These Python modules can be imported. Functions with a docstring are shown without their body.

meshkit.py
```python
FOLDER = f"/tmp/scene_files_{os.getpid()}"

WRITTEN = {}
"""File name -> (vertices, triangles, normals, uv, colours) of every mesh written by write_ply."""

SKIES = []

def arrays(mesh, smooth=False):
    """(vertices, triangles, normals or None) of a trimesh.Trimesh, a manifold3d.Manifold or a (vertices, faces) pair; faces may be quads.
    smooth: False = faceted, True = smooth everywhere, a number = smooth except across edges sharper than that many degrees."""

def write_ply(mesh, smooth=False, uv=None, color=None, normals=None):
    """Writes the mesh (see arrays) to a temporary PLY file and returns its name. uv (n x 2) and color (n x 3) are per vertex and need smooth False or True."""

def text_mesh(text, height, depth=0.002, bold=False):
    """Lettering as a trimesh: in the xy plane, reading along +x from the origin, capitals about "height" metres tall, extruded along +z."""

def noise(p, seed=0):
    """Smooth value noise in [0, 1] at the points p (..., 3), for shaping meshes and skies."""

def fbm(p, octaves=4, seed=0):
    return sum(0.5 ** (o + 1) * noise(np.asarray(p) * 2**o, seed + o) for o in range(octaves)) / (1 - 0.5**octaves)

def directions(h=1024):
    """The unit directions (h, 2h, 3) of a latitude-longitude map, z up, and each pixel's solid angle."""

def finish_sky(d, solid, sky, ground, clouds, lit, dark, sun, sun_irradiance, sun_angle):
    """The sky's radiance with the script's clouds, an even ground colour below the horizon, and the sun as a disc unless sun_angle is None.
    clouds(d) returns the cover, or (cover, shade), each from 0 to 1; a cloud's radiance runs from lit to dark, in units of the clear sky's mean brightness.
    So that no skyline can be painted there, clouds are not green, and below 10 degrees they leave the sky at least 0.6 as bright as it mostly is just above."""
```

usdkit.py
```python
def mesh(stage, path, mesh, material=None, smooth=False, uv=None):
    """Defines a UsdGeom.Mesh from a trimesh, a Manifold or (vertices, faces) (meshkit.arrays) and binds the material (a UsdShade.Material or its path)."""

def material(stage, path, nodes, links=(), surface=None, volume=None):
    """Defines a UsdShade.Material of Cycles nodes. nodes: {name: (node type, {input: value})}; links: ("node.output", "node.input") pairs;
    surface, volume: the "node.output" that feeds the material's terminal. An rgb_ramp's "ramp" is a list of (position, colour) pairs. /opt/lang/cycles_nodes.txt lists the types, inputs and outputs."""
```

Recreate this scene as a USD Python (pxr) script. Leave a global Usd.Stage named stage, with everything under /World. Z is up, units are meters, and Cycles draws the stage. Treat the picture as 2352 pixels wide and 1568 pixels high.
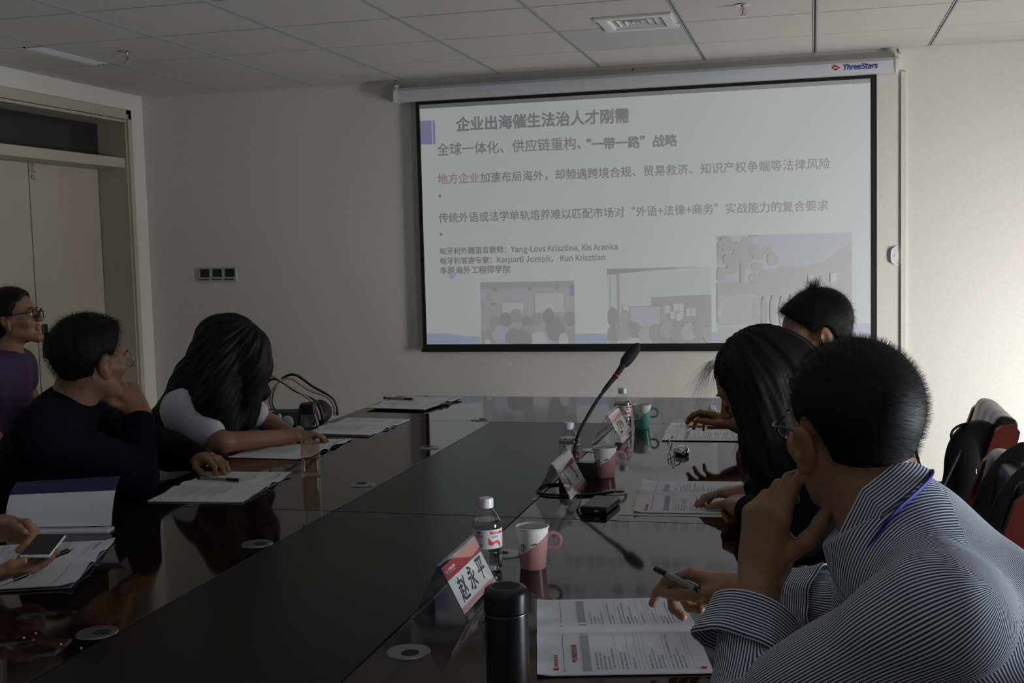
import glob, math, random
import numpy as np
import trimesh
import manifold3d
import meshkit, usdkit
from pxr import Gf, Sdf, Usd, UsdGeom, UsdLux, UsdShade, Vt

stage = Usd.Stage.CreateInMemory()
UsdGeom.SetStageUpAxis(stage, "Z")
UsdGeom.SetStageMetersPerUnit(stage, 1.0)
UsdGeom.Xform.Define(stage, "/World")
UsdGeom.Scope.Define(stage, "/World/Looks")
random.seed(7)
rng = np.random.default_rng(7)

# ------------------------------------------------------------------ camera, light, exposure
FOCAL_PX, YAW, PITCH, ROLL = 2672.7, -0.25479, -0.07942, -0.02572
EYE = (0.0, 0.0, 1.47)
EXPOSURE = 0.0


def camera():
    cy, sy = math.cos(YAW), math.sin(YAW)
    f = np.array([sy * math.cos(PITCH), cy * math.cos(PITCH), math.sin(PITCH)])
    r = np.array([cy, -sy, 0.0])
    u = np.cross(r, f)
    r, u = math.cos(ROLL) * r + math.sin(ROLL) * u, -math.sin(ROLL) * r + math.cos(ROLL) * u
    cam = UsdGeom.Camera.Define(stage, "/World/camera")
    m = Gf.Matrix4d(*r, 0, *u, 0, *(-f), 0, *EYE, 1)
    cam.AddTransformOp().Set(m)
    cam.CreateHorizontalApertureAttr(36.0)
    cam.CreateVerticalApertureAttr(24.0)
    cam.CreateFocalLengthAttr(36.0 * FOCAL_PX / 2352)
    cam.CreateClippingRangeAttr(Gf.Vec2f(0.05, 200))
    cam.CreateExposureAttr(EXPOSURE)


camera()


def rect_light(name, center, w, h, rot, strength, color):
    """Daylight arriving through the bare glass below a blind: faces -x."""
    l = UsdLux.RectLight.Define(stage, "/World/" + name)
    l.AddTranslateOp().Set(Gf.Vec3d(*center))
    l.AddRotateXYZOp().Set(Gf.Vec3f(*rot))
    l.CreateWidthAttr(w)
    l.CreateHeightAttr(h)
    l.CreateIntensityAttr(strength)
    l.CreateColorAttr(Gf.Vec3f(*color))


# the room's daylight: windows in the right wall, blinds lowered to knee height
rect_light("daylight_far_window", (2.62, 4.85, 0.52), 2.2, 0.80, (0, 66, -46), 46.0, (1.0, 0.96, 0.945))
rect_light("daylight_near_window", (2.60, 2.10, 0.58), 1.2, 1.05, (0, 72, 36), 50.0, (0.86, 0.92, 1.0))

dome = UsdLux.DomeLight.Define(stage, "/World/sky")
dome.CreateIntensityAttr(0.02)
dome.CreateColorAttr(Gf.Vec3f(0.8, 0.9, 1.0))

# ------------------------------------------------------------------ helpers
used = {}


def numbered(parent, name):
    k = (parent, name)
    n = used.get(k, 0)
    used[k] = n + 1
    return f"{parent}/{name}" if n == 0 else f"{parent}/{name}_{n:03d}"


def tag(p, label=None, cat=None, group=None, kind=None):
    p = p.GetPrim() if hasattr(p, "GetPrim") else p
    for k, v in (("label", label), ("category", cat), ("group", group), ("kind", kind)):
        if v:
            p.SetCustomDataByKey(k, v)
    return p


def path_of(parent):
    return "/World" if parent is None else str(parent.GetPath())


def obj(name, mesh, mat, parent=None, smooth=35, uv=None):
    return usdkit.mesh(stage, numbered(path_of(parent), name), mesh, mat, smooth, uv).GetPrim()


def thing(name, label, cat, loc=(0, 0, 0), rotz=0.0, group=None, kind=None):
    x = UsdGeom.Xform.Define(stage, numbered("/World", name))
    x.AddTranslateOp().Set(Gf.Vec3d(*loc))
    x.AddRotateZOp().Set(math.degrees(rotz))
    return tag(x, label, cat, group, kind)


def copy_of(src, name, label, loc, rotz=0.0, group=None, cat=None):
    x = UsdGeom.Xform.Define(stage, numbered("/World", name))
    x.GetPrim().GetReferences().AddInternalReference(src.GetPath())
    x.ClearXformOpOrder()
    x.AddTranslateOp().Set(Gf.Vec3d(*loc))
    x.AddRotateZOp().Set(math.degrees(rotz))
    x.GetPrim().SetInstanceable(True)
    return tag(x, label, cat or src.GetCustomDataByKey("category"), group or src.GetCustomDataByKey("group"))


cat = trimesh.util.concatenate


def T(m, loc=(0, 0, 0), rot=None):
    m = m.copy()
    if rot is not None:
        m.apply_transform(trimesh.transformations.euler_matrix(*rot))
    m.apply_translation(loc)
    return m


def rbox(cx, cy, cz, sx, sy, sz, r=0.0, rot=None):
    """A box with chamfered edges, centred."""
    if r <= 0:
        m = trimesh.creation.box((sx, sy, sz))
    else:
        pts = []
        for s in np.ndindex(2, 2, 2):
            s = np.array(s) * 2 - 1
            h = np.array((sx, sy, sz)) / 2
            for k in range(3):
                q = h - r
                q[k] = h[k]
                pts.append(s * q)
        m = trimesh.convex.convex_hull(np.array(pts))
    return T(m, (cx, cy, cz), rot)


def lathe(profile, n=32, loc=(0, 0, 0), a0=0.0, a1=2 * math.pi):
    """Surface of revolution about z of (r, z) points, bottom to top on the outside."""
    p = np.asarray(profile, float)
    full = abs(a1 - a0 - 2 * math.pi) < 1e-6
    k = n if full else n + 1
    a = a0 + (a1 - a0) * np.arange(k) / n
    v = np.stack([np.outer(np.cos(a), p[:, 0]), np.outer(np.sin(a), p[:, 0]), np.tile(p[:, 1], (k, 1))], -1).reshape(-1, 3)
    m, f = len(p), []
    for i in range(n):
        j = (i + 1) % k
        for t in range(m - 1):
            f.append((i * m + t, j * m + t, j * m + t + 1))
            f.append((i * m + t, j * m + t + 1, i * m + t + 1))
    mesh = trimesh.Trimesh(v + np.asarray(loc), np.array(f), process=True)
    mesh.update_faces(mesh.nondegenerate_faces())
    return mesh


def spline(pts, n=40):
    from scipy.interpolate import CubicSpline
    pts = np.asarray(pts, float)
    d = np.r_[0, np.cumsum(np.linalg.norm(np.diff(pts, axis=0), axis=1))]
    return CubicSpline(d, pts)(np.linspace(0, d[-1], n))


def tube(pts, r, n=10, flat=1.0, up=None):
    """A swept round (or flattened) tube with closed ends."""
    pts = np.asarray(pts, float)
    r = np.broadcast_to(np.asarray(r, float), (len(pts),))
    t = np.gradient(pts, axis=0)
    t /= np.linalg.norm(t, axis=1, keepdims=True)
    u = np.array(up if up is not None else ((0, 0, 1) if abs(t[0][2]) < 0.9 else (1, 0, 0)), float)
    V = []
    for i in range(len(pts)):
        u = u - t[i] * (u @ t[i])
        u /= np.linalg.norm(u)
        w = np.cross(t[i], u)
        a = 2 * np.pi * np.arange(n) / n
        V.append(pts[i] + r[i] * (np.outer(np.cos(a), w) + flat * np.outer(np.sin(a), u)))
    m = len(pts)
    v = np.vstack(V + [pts[:1], pts[-1:]])
    f = []
    for i in range(m - 1):
        for k in range(n):
            a, b = i * n + k, i * n + (k + 1) % n
            f += [(a, b, b + n), (a, b + n, a + n)]
    for k in range(n):
        f.append((m * n, (k + 1) % n, k))
        f.append((m * n + 1, (m - 1) * n + k, (m - 1) * n + (k + 1) % n))
    return trimesh.Trimesh(v, np.array(f), process=False)


def sheet(fn, nu, nv, thick=0.0):
    """A surface fn(u, v) -> xyz on a grid, optionally given a thickness downwards."""
    u, v = np.meshgrid(np.linspace(0, 1, nu + 1), np.linspace(0, 1, nv + 1), indexing="ij")
    p = fn(u, v).reshape(-1, 3)
    w = nv + 1
    q = np.array([(i * w + j, (i + 1) * w + j, (i + 1) * w + j + 1, i * w + j + 1) for i in range(nu) for j in range(nv)])
    f = np.vstack([q[:, [0, 1, 2]], q[:, [0, 2, 3]]])
    if not thick:
        return trimesh.Trimesh(p, f, process=False)
    top = trimesh.Trimesh(p, f, process=False)
    nrm = top.vertex_normals
    n = len(p)
    ring = [i * w for i in range(nu + 1)] + [nu * w + j for j in range(1, nv + 1)] + [i * w + nv for i in range(nu - 1, -1, -1)] + [j for j in range(nv - 1, 0, -1)]
    side = []
    for a, b in zip(ring, ring[1:] + ring[:1]):
        side += [(b, a, a + n), (b, a + n, b + n)]
    return trimesh.Trimesh(np.vstack([p, p - nrm * thick]), np.vstack([f, f[:, ::-1] + n, np.array(side)]), process=False)


_fonts = glob.glob("/opt/blender-*/*/datafiles/fonts/Noto Sans CJK*") or glob.glob("/opt/blender-*/*/datafiles/fonts/Inter.woff2")


def text_shape(text, bold=0, px=64):
    """Flat outline of a line of text, 1 unit = one em, origin at the left of the baseline."""
    from PIL import Image, ImageDraw, ImageFont
    from shapely import affinity, box, union_all
    font = ImageFont.truetype(_fonts[0], px)
    x0, y0, x1, y1 = font.getbbox(text, anchor="ls", stroke_width=bold)
    im = Image.new("L", (x1 - x0 + 8, y1 - y0 + 8))
    ImageDraw.Draw(im).text((4 - x0, 4 - y0), text, 255, font, anchor="ls", stroke_width=bold)
    on = np.pad(np.asarray(im) > 127, ((0, 0), (1, 1))).astype(np.int8)
    rows, a = np.nonzero(np.diff(on, axis=1) == 1)
    b = np.nonzero(np.diff(on, axis=1) == -1)[1]
    s = union_all(box(a, -rows - 1, b, -rows)).buffer(0.55).buffer(-0.55).simplify(0.5)
    return affinity.affine_transform(s, [1 / px, 0, 0, 1 / px, (x0 - 4) / px, (4 - y0) / px])


def flat_text(text, width=None, em=None, bold=0, thick=0.0006, px=64, shear=0.0):
    """Lettering as a thin mesh in the xy plane."""
    from shapely import affinity
    s = text_shape(text, bold, px)
    x0, y0, x1, y1 = s.bounds
    k = em if em else width / (x1 - x0)
    ky = em if em else k
    s = affinity.affine_transform(s, [k, shear * ky, 0, ky, -x0 * k if width else 0, 0])
    g = getattr(s, "geoms", [s])
    return cat([trimesh.creation.extrude_polygon(q, thick, engine="earcut") for q in g if q.area > 0])


def prism(pts, thick):
    from shapely.geometry import Polygon
    return trimesh.creation.extrude_polygon(Polygon(pts), thick, engine="earcut")


def frame4(o, x, y):
    """Matrix with the x and y axes along x and y (unit), origin o."""
    x, y = np.asarray(x, float), np.asarray(y, float)
    x = x / np.linalg.norm(x)
    y = y - x * (x @ y)
    y /= np.linalg.norm(y)
    m = np.eye(4)
    m[:3, 0], m[:3, 1], m[:3, 2], m[:3, 3] = x, y, np.cross(x, y), o
    return m


def place(mesh, M):
    mesh = mesh.copy()
    mesh.apply_transform(M)
    return mesh


# ------------------------------------------------------------------ materials
def mat(name, nodes, links=(), surface="p.BSDF"):
    return usdkit.material(stage, "/World/Looks/" + name, nodes, links, surface)


def plain(name, color, rough=0.5, **kw):
    return mat(name, {"p": ("principled_bsdf", {"base_color": color, "roughness": rough, **kw})})


def grained(name, c1, c2, rough=0.5, scale=40.0, bump=0.0, stretch=(1, 1, 1), **kw):
    n = {"g": ("geometry", {}), "m": ("mapping", {"scale": stretch}), "n": ("noise_texture", {"scale": scale, "detail": 4.0}), "r": ("rgb_ramp", {"ramp": [(0.3, c1), (0.7, c2)]}),
         "p": ("principled_bsdf", {"roughness": rough, **kw})}
    l = [("g.position", "m.vector"), ("m.vector", "n.vector"), ("n.fac", "r.fac"), ("r.color", "p.base_color")]
    if bump:
        n["b"] = ("bump", {"strength": bump, "distance": 0.002})
        l += [("n.fac", "b.height"), ("b.normal", "p.normal")]
    return mat(name, n, l)


M = {}
M["wall"] = grained("wall_paint", (0.62, 0.605, 0.575), (0.66, 0.645, 0.615), 0.8, 60, 0.05)
# mineral fibre board: tiny pits
M["tile"] = mat("ceiling_board", {"g": ("geometry", {}), "v": ("voronoi_texture", {"scale": 70.0}), "r": ("rgb_ramp", {"ramp": [(0.0, (0.25, 0.23, 0.21)), (0.10, (0.32, 0.30, 0.28)), (0.15, (0.60, 0.575, 0.555)), (1, (0.62, 0.595, 0.575))]}),
                                  "n": ("noise_texture", {"scale": 9.0}), "mx": ("mix", {"mix_type": "mix", "color1": (0.61, 0.585, 0.565)}), "p": ("principled_bsdf", {"roughness": 0.9})},
                [("g.position", "v.vector"), ("v.distance", "r.fac"), ("g.position", "n.vector"), ("n.fac", "mx.fac"), ("r.color", "mx.color2"), ("mx.color", "p.base_color")])
M["panel"] = plain("ceiling_metal_panel", (0.50, 0.525, 0.53), 0.55)
M["rail"] = plain("ceiling_rail", (0.36, 0.38, 0.39), 0.45)
M["void"] = plain("ceiling_void_black", (0.01, 0.01, 0.012), 0.9)
M["floor"] = grained("floor_vinyl", (0.085, 0.08, 0.077), (0.115, 0.108, 0.103), 0.4, 6)
M["doorboard"] = grained("door_laminate", (0.43, 0.39, 0.34), (0.46, 0.42, 0.365), 0.55, 14, 0, (1, 1, 0.1))
M["doordark"] = plain("transom_glass", (0.03, 0.03, 0.032), 0.15)
M["chrome"] = plain("chrome", (0.75, 0.75, 0.76), 0.16, metallic=1.0)
M["steel"] = plain("brushed_steel", (0.24, 0.24, 0.245), 0.3, metallic=1.0)
M["blackplastic"] = plain("black_plastic", (0.012, 0.012, 0.013), 0.35)
M["blackmatte"] = plain("black_matte", (0.008, 0.008, 0.009), 0.8)
M["whiteplastic"] = plain("white_plastic", (0.72, 0.73, 0.75), 0.35)
M["greyplastic"] = plain("grey_plastic", (0.40, 0.41, 0.42), 0.4)
M["red"] = plain("glass_bulb_red", (0.6, 0.02, 0.02), 0.2)
M["wood_top"] = grained("table_lacquer_strip", (0.012, 0.006, 0.0045), (0.020, 0.010, 0.007), 0.05, 18, 0, (1, 0.1, 1), specular_ior_level=0.18)
M["wood_mid"] = grained("table_satin_centre", (0.005, 0.005, 0.0048), (0.008, 0.0078, 0.0075), 0.30, 60, 0.0, specular_ior_level=0.09)
M["blind"] = plain("roller_blind_cloth", (0.10, 0.10, 0.105), 0.9)
M["frame"] = plain("window_frame_paint", (0.30, 0.30, 0.31), 0.4)
M["pane"] = mat("window_pane", {"t": ("transparent_bsdf", {"color": (0.95, 0.97, 0.96)}), "g": ("glossy_bsdf", {"roughness": 0.0, "color": (1, 1, 1)}), "f": ("layer_weight", {"blend": 0.5}), "w": ("math", {"math_type": "power", "value2": 4.0}), "k": ("math", {"math_type": "multiply_add", "value2": 0.85, "value3": 0.05}), "x": ("mix_closure", {})},
                [("f.facing", "w.value1"), ("w.value", "k.value1"), ("k.value", "x.fac"), ("t.BSDF", "x.closure1"), ("g.BSDF", "x.closure2")], "x.closure")

# ------------------------------------------------------------------ the room
X0, X1, Y0, Y1, H = -4.173, 2.30, -2.80, 6.747, 2.504
DY0, DY1, DH, DD = 5.12, 6.54, 2.335, 0.195          # door opening in the left wall


def struct(name, mesh, m, label, smooth=False):
    return tag(obj(name, mesh, m, None, smooth), label, None, None, "structure")


struct("floor", rbox((X0 + X1) / 2, (Y0 + Y1) / 2, -0.05, X1 - X0 + 0.8, Y1 - Y0 + 0.4, 0.1), M["floor"], "grey vinyl floor under the conference table")
struct("wall_far", rbox((X0 + X1) / 2, Y1 + 0.1, 1.45, X1 - X0 + 0.8, 0.2, 3.0), M["wall"], "white painted wall behind the projection screen")
struct("wall_near", rbox((X0 + X1) / 2, Y0 - 0.1, 1.45, X1 - X0 + 0.8, 0.2, 3.0), M["wall"], "white painted wall behind the camera")


def wall_with_holes(x, y0, y1, z0, z1, thick, holes):
    ys = sorted({y0, y1, *[h[0] for h in holes], *[h[1] for h in holes]})
    out = []
    for a, b in zip(ys, ys[1:]):
        mid = (a + b) / 2
        zs = [(h[2], h[3]) for h in holes if h[0] <= mid <= h[1]]
        lo = z0
        for c, d in sorted(zs):
            if c > lo:
                out.append(rbox(x, mid, (lo + c) / 2, thick, b - a, c - lo))
            lo = d
        if z1 > lo:
            out.append(rbox(x, mid, (lo + z1) / 2, thick, b - a, z1 - lo))
    return cat(out)


struct("wall_left", wall_with_holes(X0 - 0.15, Y0, Y1, 0, 2.95, 0.3, [(DY0, DY1, 0, DH)]), M["wall"], "white painted wall with the double door")
WINS = [(3.70, 6.40), (1.40, 2.75)]
BLINDS = [0.87, 1.12]
struct("wall_right", wall_with_holes(X1 + 0.05, Y0, Y1, 0, 2.95, 0.1, [(a, b, 0.05, 2.25) for a, b in WINS]), M["wall"], "white painted wall with two tall windows")

# the windows: frame, pane, blind lowered to about 0.87 m
for i, (a, b) in enumerate(WINS):
    w = thing(f"window_{i + 1}", ("far", "near")[i] + " tall window with a dark blind lowered to knee height", None, kind="structure")
    x, BLIND_Z = X1 + 0.05, BLINDS[i]
    fr = [rbox(x, a + 0.025, 1.15, 0.06, 0.05, 2.2), rbox(x, b - 0.025, 1.15, 0.06, 0.05, 2.2), rbox(x, (a + b) / 2, 1.15, 0.05, 0.05, 2.1)]
    fr += [rbox(x, (a + b) / 2, z, 0.06, b - a, 0.05) for z in (0.075, 2.225)]
    obj("window_frame", cat(fr), M["frame"], w, False)
    for k in range(2):
        c = a + 0.05 + (b - a - 0.1) * (k + 0.5) / 2
        obj("window_pane", rbox(x, c, 1.15, 0.006, (b - a) / 2 - 0.08, 2.1), M["pane"], w, False)
    obj("roller_blind", cat([rbox(X1 + 0.03, (a + b) / 2, (BLIND_Z + 2.2) / 2, 0.004, b - a - 0.02, 2.2 - BLIND_Z), rbox(X1 + 0.03, (a + b) / 2, BLIND_Z, 0.02, b - a - 0.02, 0.03)]), M["blind"], w, False)

# suspended ceiling: boards about 0.6 m square between rails
GX, GY = -3.589, [Y1, Y1 - 0.5704] + [Y1 - 0.5704 - 0.6 * k for k in range(1, 16)]
GXS = [X0] + [GX + 0.6 * k for k in range(10)] + [X1]
ceiling = thing("ceiling", "suspended ceiling of speckled square boards in a metal grid", None, kind="structure")
variants = []
DIF = (-0.785, 5.468)


def board(x0, x1, y0, y1):
    g = 0.009
    return rbox((x0 + x1) / 2, (y0 + y1) / 2, H + 0.008, x1 - x0 - 2 * g, y1 - y0 - 0.016, 0.016, 0.002)


for i, (xa, xb) in enumerate(zip(GXS, GXS[1:])):
    if xb - xa < 0.05:
        continue
    for j, (yb, ya) in enumerate(zip(GY, GY[1:])):
        if ya < Y0:
            ya = Y0
        if yb - ya < 0.05:
            continue
        m = M["panel"] if (i, j) == (5, 1) else M["tile"]
        if i == 0 and j == 2:
            xb_, piece = xa + 0.455, None
            obj("ceiling_board", board(xa, xb_, ya, yb), m, ceiling, False)
            continue
        obj("ceiling_board", board(xa, xb, ya, yb), m, ceiling, False)
for x in GXS[1:-1]:
    obj("ceiling_rail", cat([rbox(x - 0.0055, (Y0 + Y1) / 2, H + 0.004, 0.007, Y1 - Y0, 0.012), rbox(x + 0.0065, (Y0 + Y1) / 2, H + 0.004, 0.006, Y1 - Y0, 0.012), rbox(x, (Y0 + Y1) / 2, H + 0.016, 0.024, Y1 - Y0, 0.012)]), M["rail"], ceiling, False)
    obj("rail_groove", rbox(x + 0.0005, (Y0 + Y1) / 2, H + 0.0085, 0.0055, Y1 - Y0, 0.003), M["void"], ceiling, False)
obj("ceiling_void", rbox((X0 + X1) / 2, (Y0 + Y1) / 2, H + 0.12, X1 - X0, Y1 - Y0, 0.02), M["void"], ceiling, False)
obj("cross_rail", cat([rbox((X0 + X1) / 2, y, H + 0.021, X1 - X0, 0.012, 0.006) for y in GY[1:-1]]), M["void"], ceiling, False)
tag(ceiling.GetChild("cross_rail"), None, None, None, "stuff")

# air diffuser: four-way square grille
df = thing("air_diffuser", "white four-way square air diffuser set in the ceiling grid", "air vent", (DIF[0], DIF[1], H))


def ring(s, w, z0, z1, t):
    """A square louvre: flares from half-width s at z1 to s + w at z0, thickness t."""
    out = []
    for k in range(4):
        a = k * math.pi / 2
        p = []
        for (q, z) in ((s, z1), (s + w, z0), (s + w + t, z0), (s + t, z1)):
            p += [(-q, -q, z), (q, -q, z)]
        v = np.array(p)
        f = [(0, 2, 3), (0, 3, 1), (2, 4, 5), (2, 5, 3), (4, 6, 7), (4, 7, 5), (6, 0, 1), (6, 1, 7)]
        m = trimesh.Trimesh(v, np.array(f), process=False)
        m.apply_transform(trimesh.transformations.rotation_matrix(a, (0, 0, 1)))
        out.append(m)
    return cat(out)


fo = [rbox(0, s * 0.146, -0.006, 0.35, 0.045, 0.012, 0.002) for s in (-1, 1)] + [rbox(s * 0.146 * 1.0, 0, -0.006, 0.045, 0.25, 0.012, 0.002) for s in (-1, 1)]
obj("outer_frame", cat(fo), M["whiteplastic"], df, False)
for s, w in ((0.092, 0.03), (0.060, 0.026), (0.030, 0.022), (0.004, 0.016)):
    obj("louvre", ring(s, w, -0.008, 0.032, 0.002), M["whiteplastic"], df, False)
obj("duct_throat", rbox(0, 0, 0.075, 0.25, 0.25, 0.004), M["void"], df, False)
obj("brace", cat([rbox(0, 0.06, 0.004, 0.006, 0.12, 0.02)]), M["whiteplastic"], df, False)

# linear grille over the left edge of the ceiling
lv = thing("linear_grille", "long narrow slatted grille in the ceiling over the door", "air vent", (X0 + 0.52, 5.275, H))
obj("grille_frame", cat([rbox(s * 0.055, 0, 0.004, 0.010, 0.59, 0.012) for s in (-1, 1)] + [rbox(0, s * 0.29, 0.004, 0.12, 0.010, 0.012) for s in (-1, 1)]), M["panel"], lv, False)
for k in range(4):
    obj("slat", rbox(-0.036 + 0.024 * k, 0, 0.010, 0.004, 0.57, 0.022, 0, (0, 0.5, 0)), M["panel"], lv, False)

# sprinklers
sp = thing("sprinkler", "chrome fire sprinkler hanging from the ceiling near the door", "sprinkler", (-3.317, 5.248, H), group=None)
obj("escutcheon", lathe([(0, 0.0), (0.030, 0.0), (0.034, -0.004), (0.018, -0.010), (0.013, -0.010), (0.0, -0.010)][::-1], 24), M["chrome"], sp)
obj("body", lathe([(0, -0.024), (0.009, -0.024), (0.010, -0.012), (0.010, -0.008), (0, -0.008)], 16), M["chrome"], sp)
obj("frame_arm", cat([tube(spline([(s * 0.009, 0, -0.022), (s * 0.012, 0, -0.036), (s * 0.003, 0, -0.050)], 8), 0.0022, 6) for s in (-1, 1)]), M["chrome"], sp)
obj("glass_bulb", lathe([(0, -0.046), (0.0025, -0.045), (0.003, -0.034), (0.0025, -0.024), (0, -0.023)], 10), M["red"], sp)
obj("deflector", lathe([(0, -0.054), (0.017, -0.053), (0.017, -0.051), (0.004, -0.050), (0, -0.050)], 20), M["chrome"], sp)
copy_of(sp, "sprinkler", "chrome fire sprinkler hanging from the ceiling right of the square diffuser", (-0.293, 5.259, H))

# the double door in its deep frame
door = thing("door_1", "beige double door with dark glass transom in a deep frame", None, kind="structure")
xd = X0 - DD
obj("door_leaf", rbox(xd - 0.02, (DY0 + 5.842) / 2 + 0.01, 1.02, 0.04, 5.842 - DY0 - 0.025, 2.03, 0.002), M["doorboard"], door, False)
leaf = obj("door_leaf", rbox(xd - 0.02, (5.846 + DY1) / 2 - 0.01, 1.02, 0.04, DY1 - 5.846 - 0.025, 2.03, 0.002), M["doorboard"], door, False)
obj("door_jamb", cat([rbox(X0 - DD / 2 - 0.02, DY1 - 0.008, DH / 2, DD + 0.06, 0.016, DH), rbox(X0 - DD / 2 - 0.02, DY0 + 0.008, DH / 2, DD + 0.06, 0.016, DH), rbox(X0 - DD / 2 - 0.02, (DY0 + DY1) / 2, DH - 0.008, DD + 0.06, DY1 - DY0 - 0.032, 0.016)]), M["doorboard"], door, False)
obj("transom_bar", rbox(X0 - DD / 2 - 0.005, (DY0 + DY1) / 2, 2.068, DD + 0.01, DY1 - DY0 - 0.032, 0.062, 0.003), M["doorboard"], door, False)
obj("transom_pane", rbox(xd + 0.004, (DY0 + DY1) / 2, 2.21, 0.008, DY1 - DY0 - 0.032, 0.222), M["doordark"], door, False)
arch = []
for (y, s) in ((DY1 + 0.024, 1), (DY0 - 0.024, -1)):
    arch += [rbox(X0 + 0.008, y, 1.2, 0.016, 0.062, 2.4, 0.003), rbox(X0 + 0.013, y - s * 0.026, 1.185, 0.026, 0.008, 2.37)]
arch += [rbox(X0 + 0.008, (DY0 + DY1) / 2, 2.368, 0.016, DY1 - DY0 + 0.10, 0.062, 0.003), rbox(X0 + 0.013, (DY0 + DY1) / 2, 2.341, 0.026, DY1 - DY0 + 0.02, 0.008)]
obj("architrave", cat(arch), M["doorboard"], door, False)
bolt = obj("door_bolt", cat([rbox(xd + 0.004, 5.873, 2.02, 0.006, 0.022, 0.075, 0.002), rbox(xd + 0.010, 5.868, 2.03, 0.008, 0.008, 0.09, 0.002), rbox(xd + 0.010, 5.874, 1.985, 0.012, 0.020, 0.012, 0.002), rbox(xd + 0.006, 5.873, 1.955, 0.008, 0.020, 0.030, 0.003)]), M["chrome"], door, False)
obj("door_handle", cat([rbox(xd + 0.006, 5.90, 1.0, 0.012, 0.045, 0.20, 0.004), tube([(xd + 0.01, 5.90, 1.04), (xd + 0.05, 5.90, 1.04), (xd + 0.055, 5.915, 1.04), (xd + 0.055, 6.02, 1.035)], 0.009, 8)]), M["blackplastic"], door)
obj("lock_plate", rbox(xd + 0.014, 5.90, 0.955, 0.006, 0.022, 0.05, 0.002), M["steel"], door, False)

# low skirting
bb = [("baseboard_far", rbox((X0 + X1) / 2, Y1 - 0.006, 0.05, X1 - X0, 0.012, 0.10), "grey skirting along the far wall"), ("baseboard_left", rbox(X0 + 0.006, (Y0 + DY0 - 0.06) / 2, 0.05, 0.012, DY0 - 0.06 - Y0, 0.10), "grey skirting along the left wall")]
for n, m, l in bb:
    struct(n, m, M["greyplastic"], l)

# triple switch
sw = thing("light_switch", "row of three square black touch switches on the far wall", "light switch", (-3.686, Y1, 1.352))
for k in range(3):
    x = (k - 1) * 0.0885
    fr = obj("switch_plate", rbox(x, -0.006, 0, 0.0875, 0.012, 0.088, 0.002), M["greyplastic"], sw, False)
    obj("touch_panel", rbox(0 + x, -0.0125, 0.012, 0.064, 0.003, 0.052, 0.001), M["blackplastic"], sw, False)
    obj("label_strip", rbox(x - 0.008, -0.0125, -0.029, 0.068, 0.002, 0.006), M["blackplastic"], sw, False)

# ------------------------------------------------------------------ projection screen
SLIDE = 0.20      # how brightly the projected slide shows on the cloth


def slide_mat(name, c):
    return mat(name, {"p": ("principled_bsdf", {"base_color": (0.40, 0.415, 0.415), "roughness": 0.9, "specular_ior_level": 0.1, "emission_color": c, "emission_strength": SLIDE})})


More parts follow.
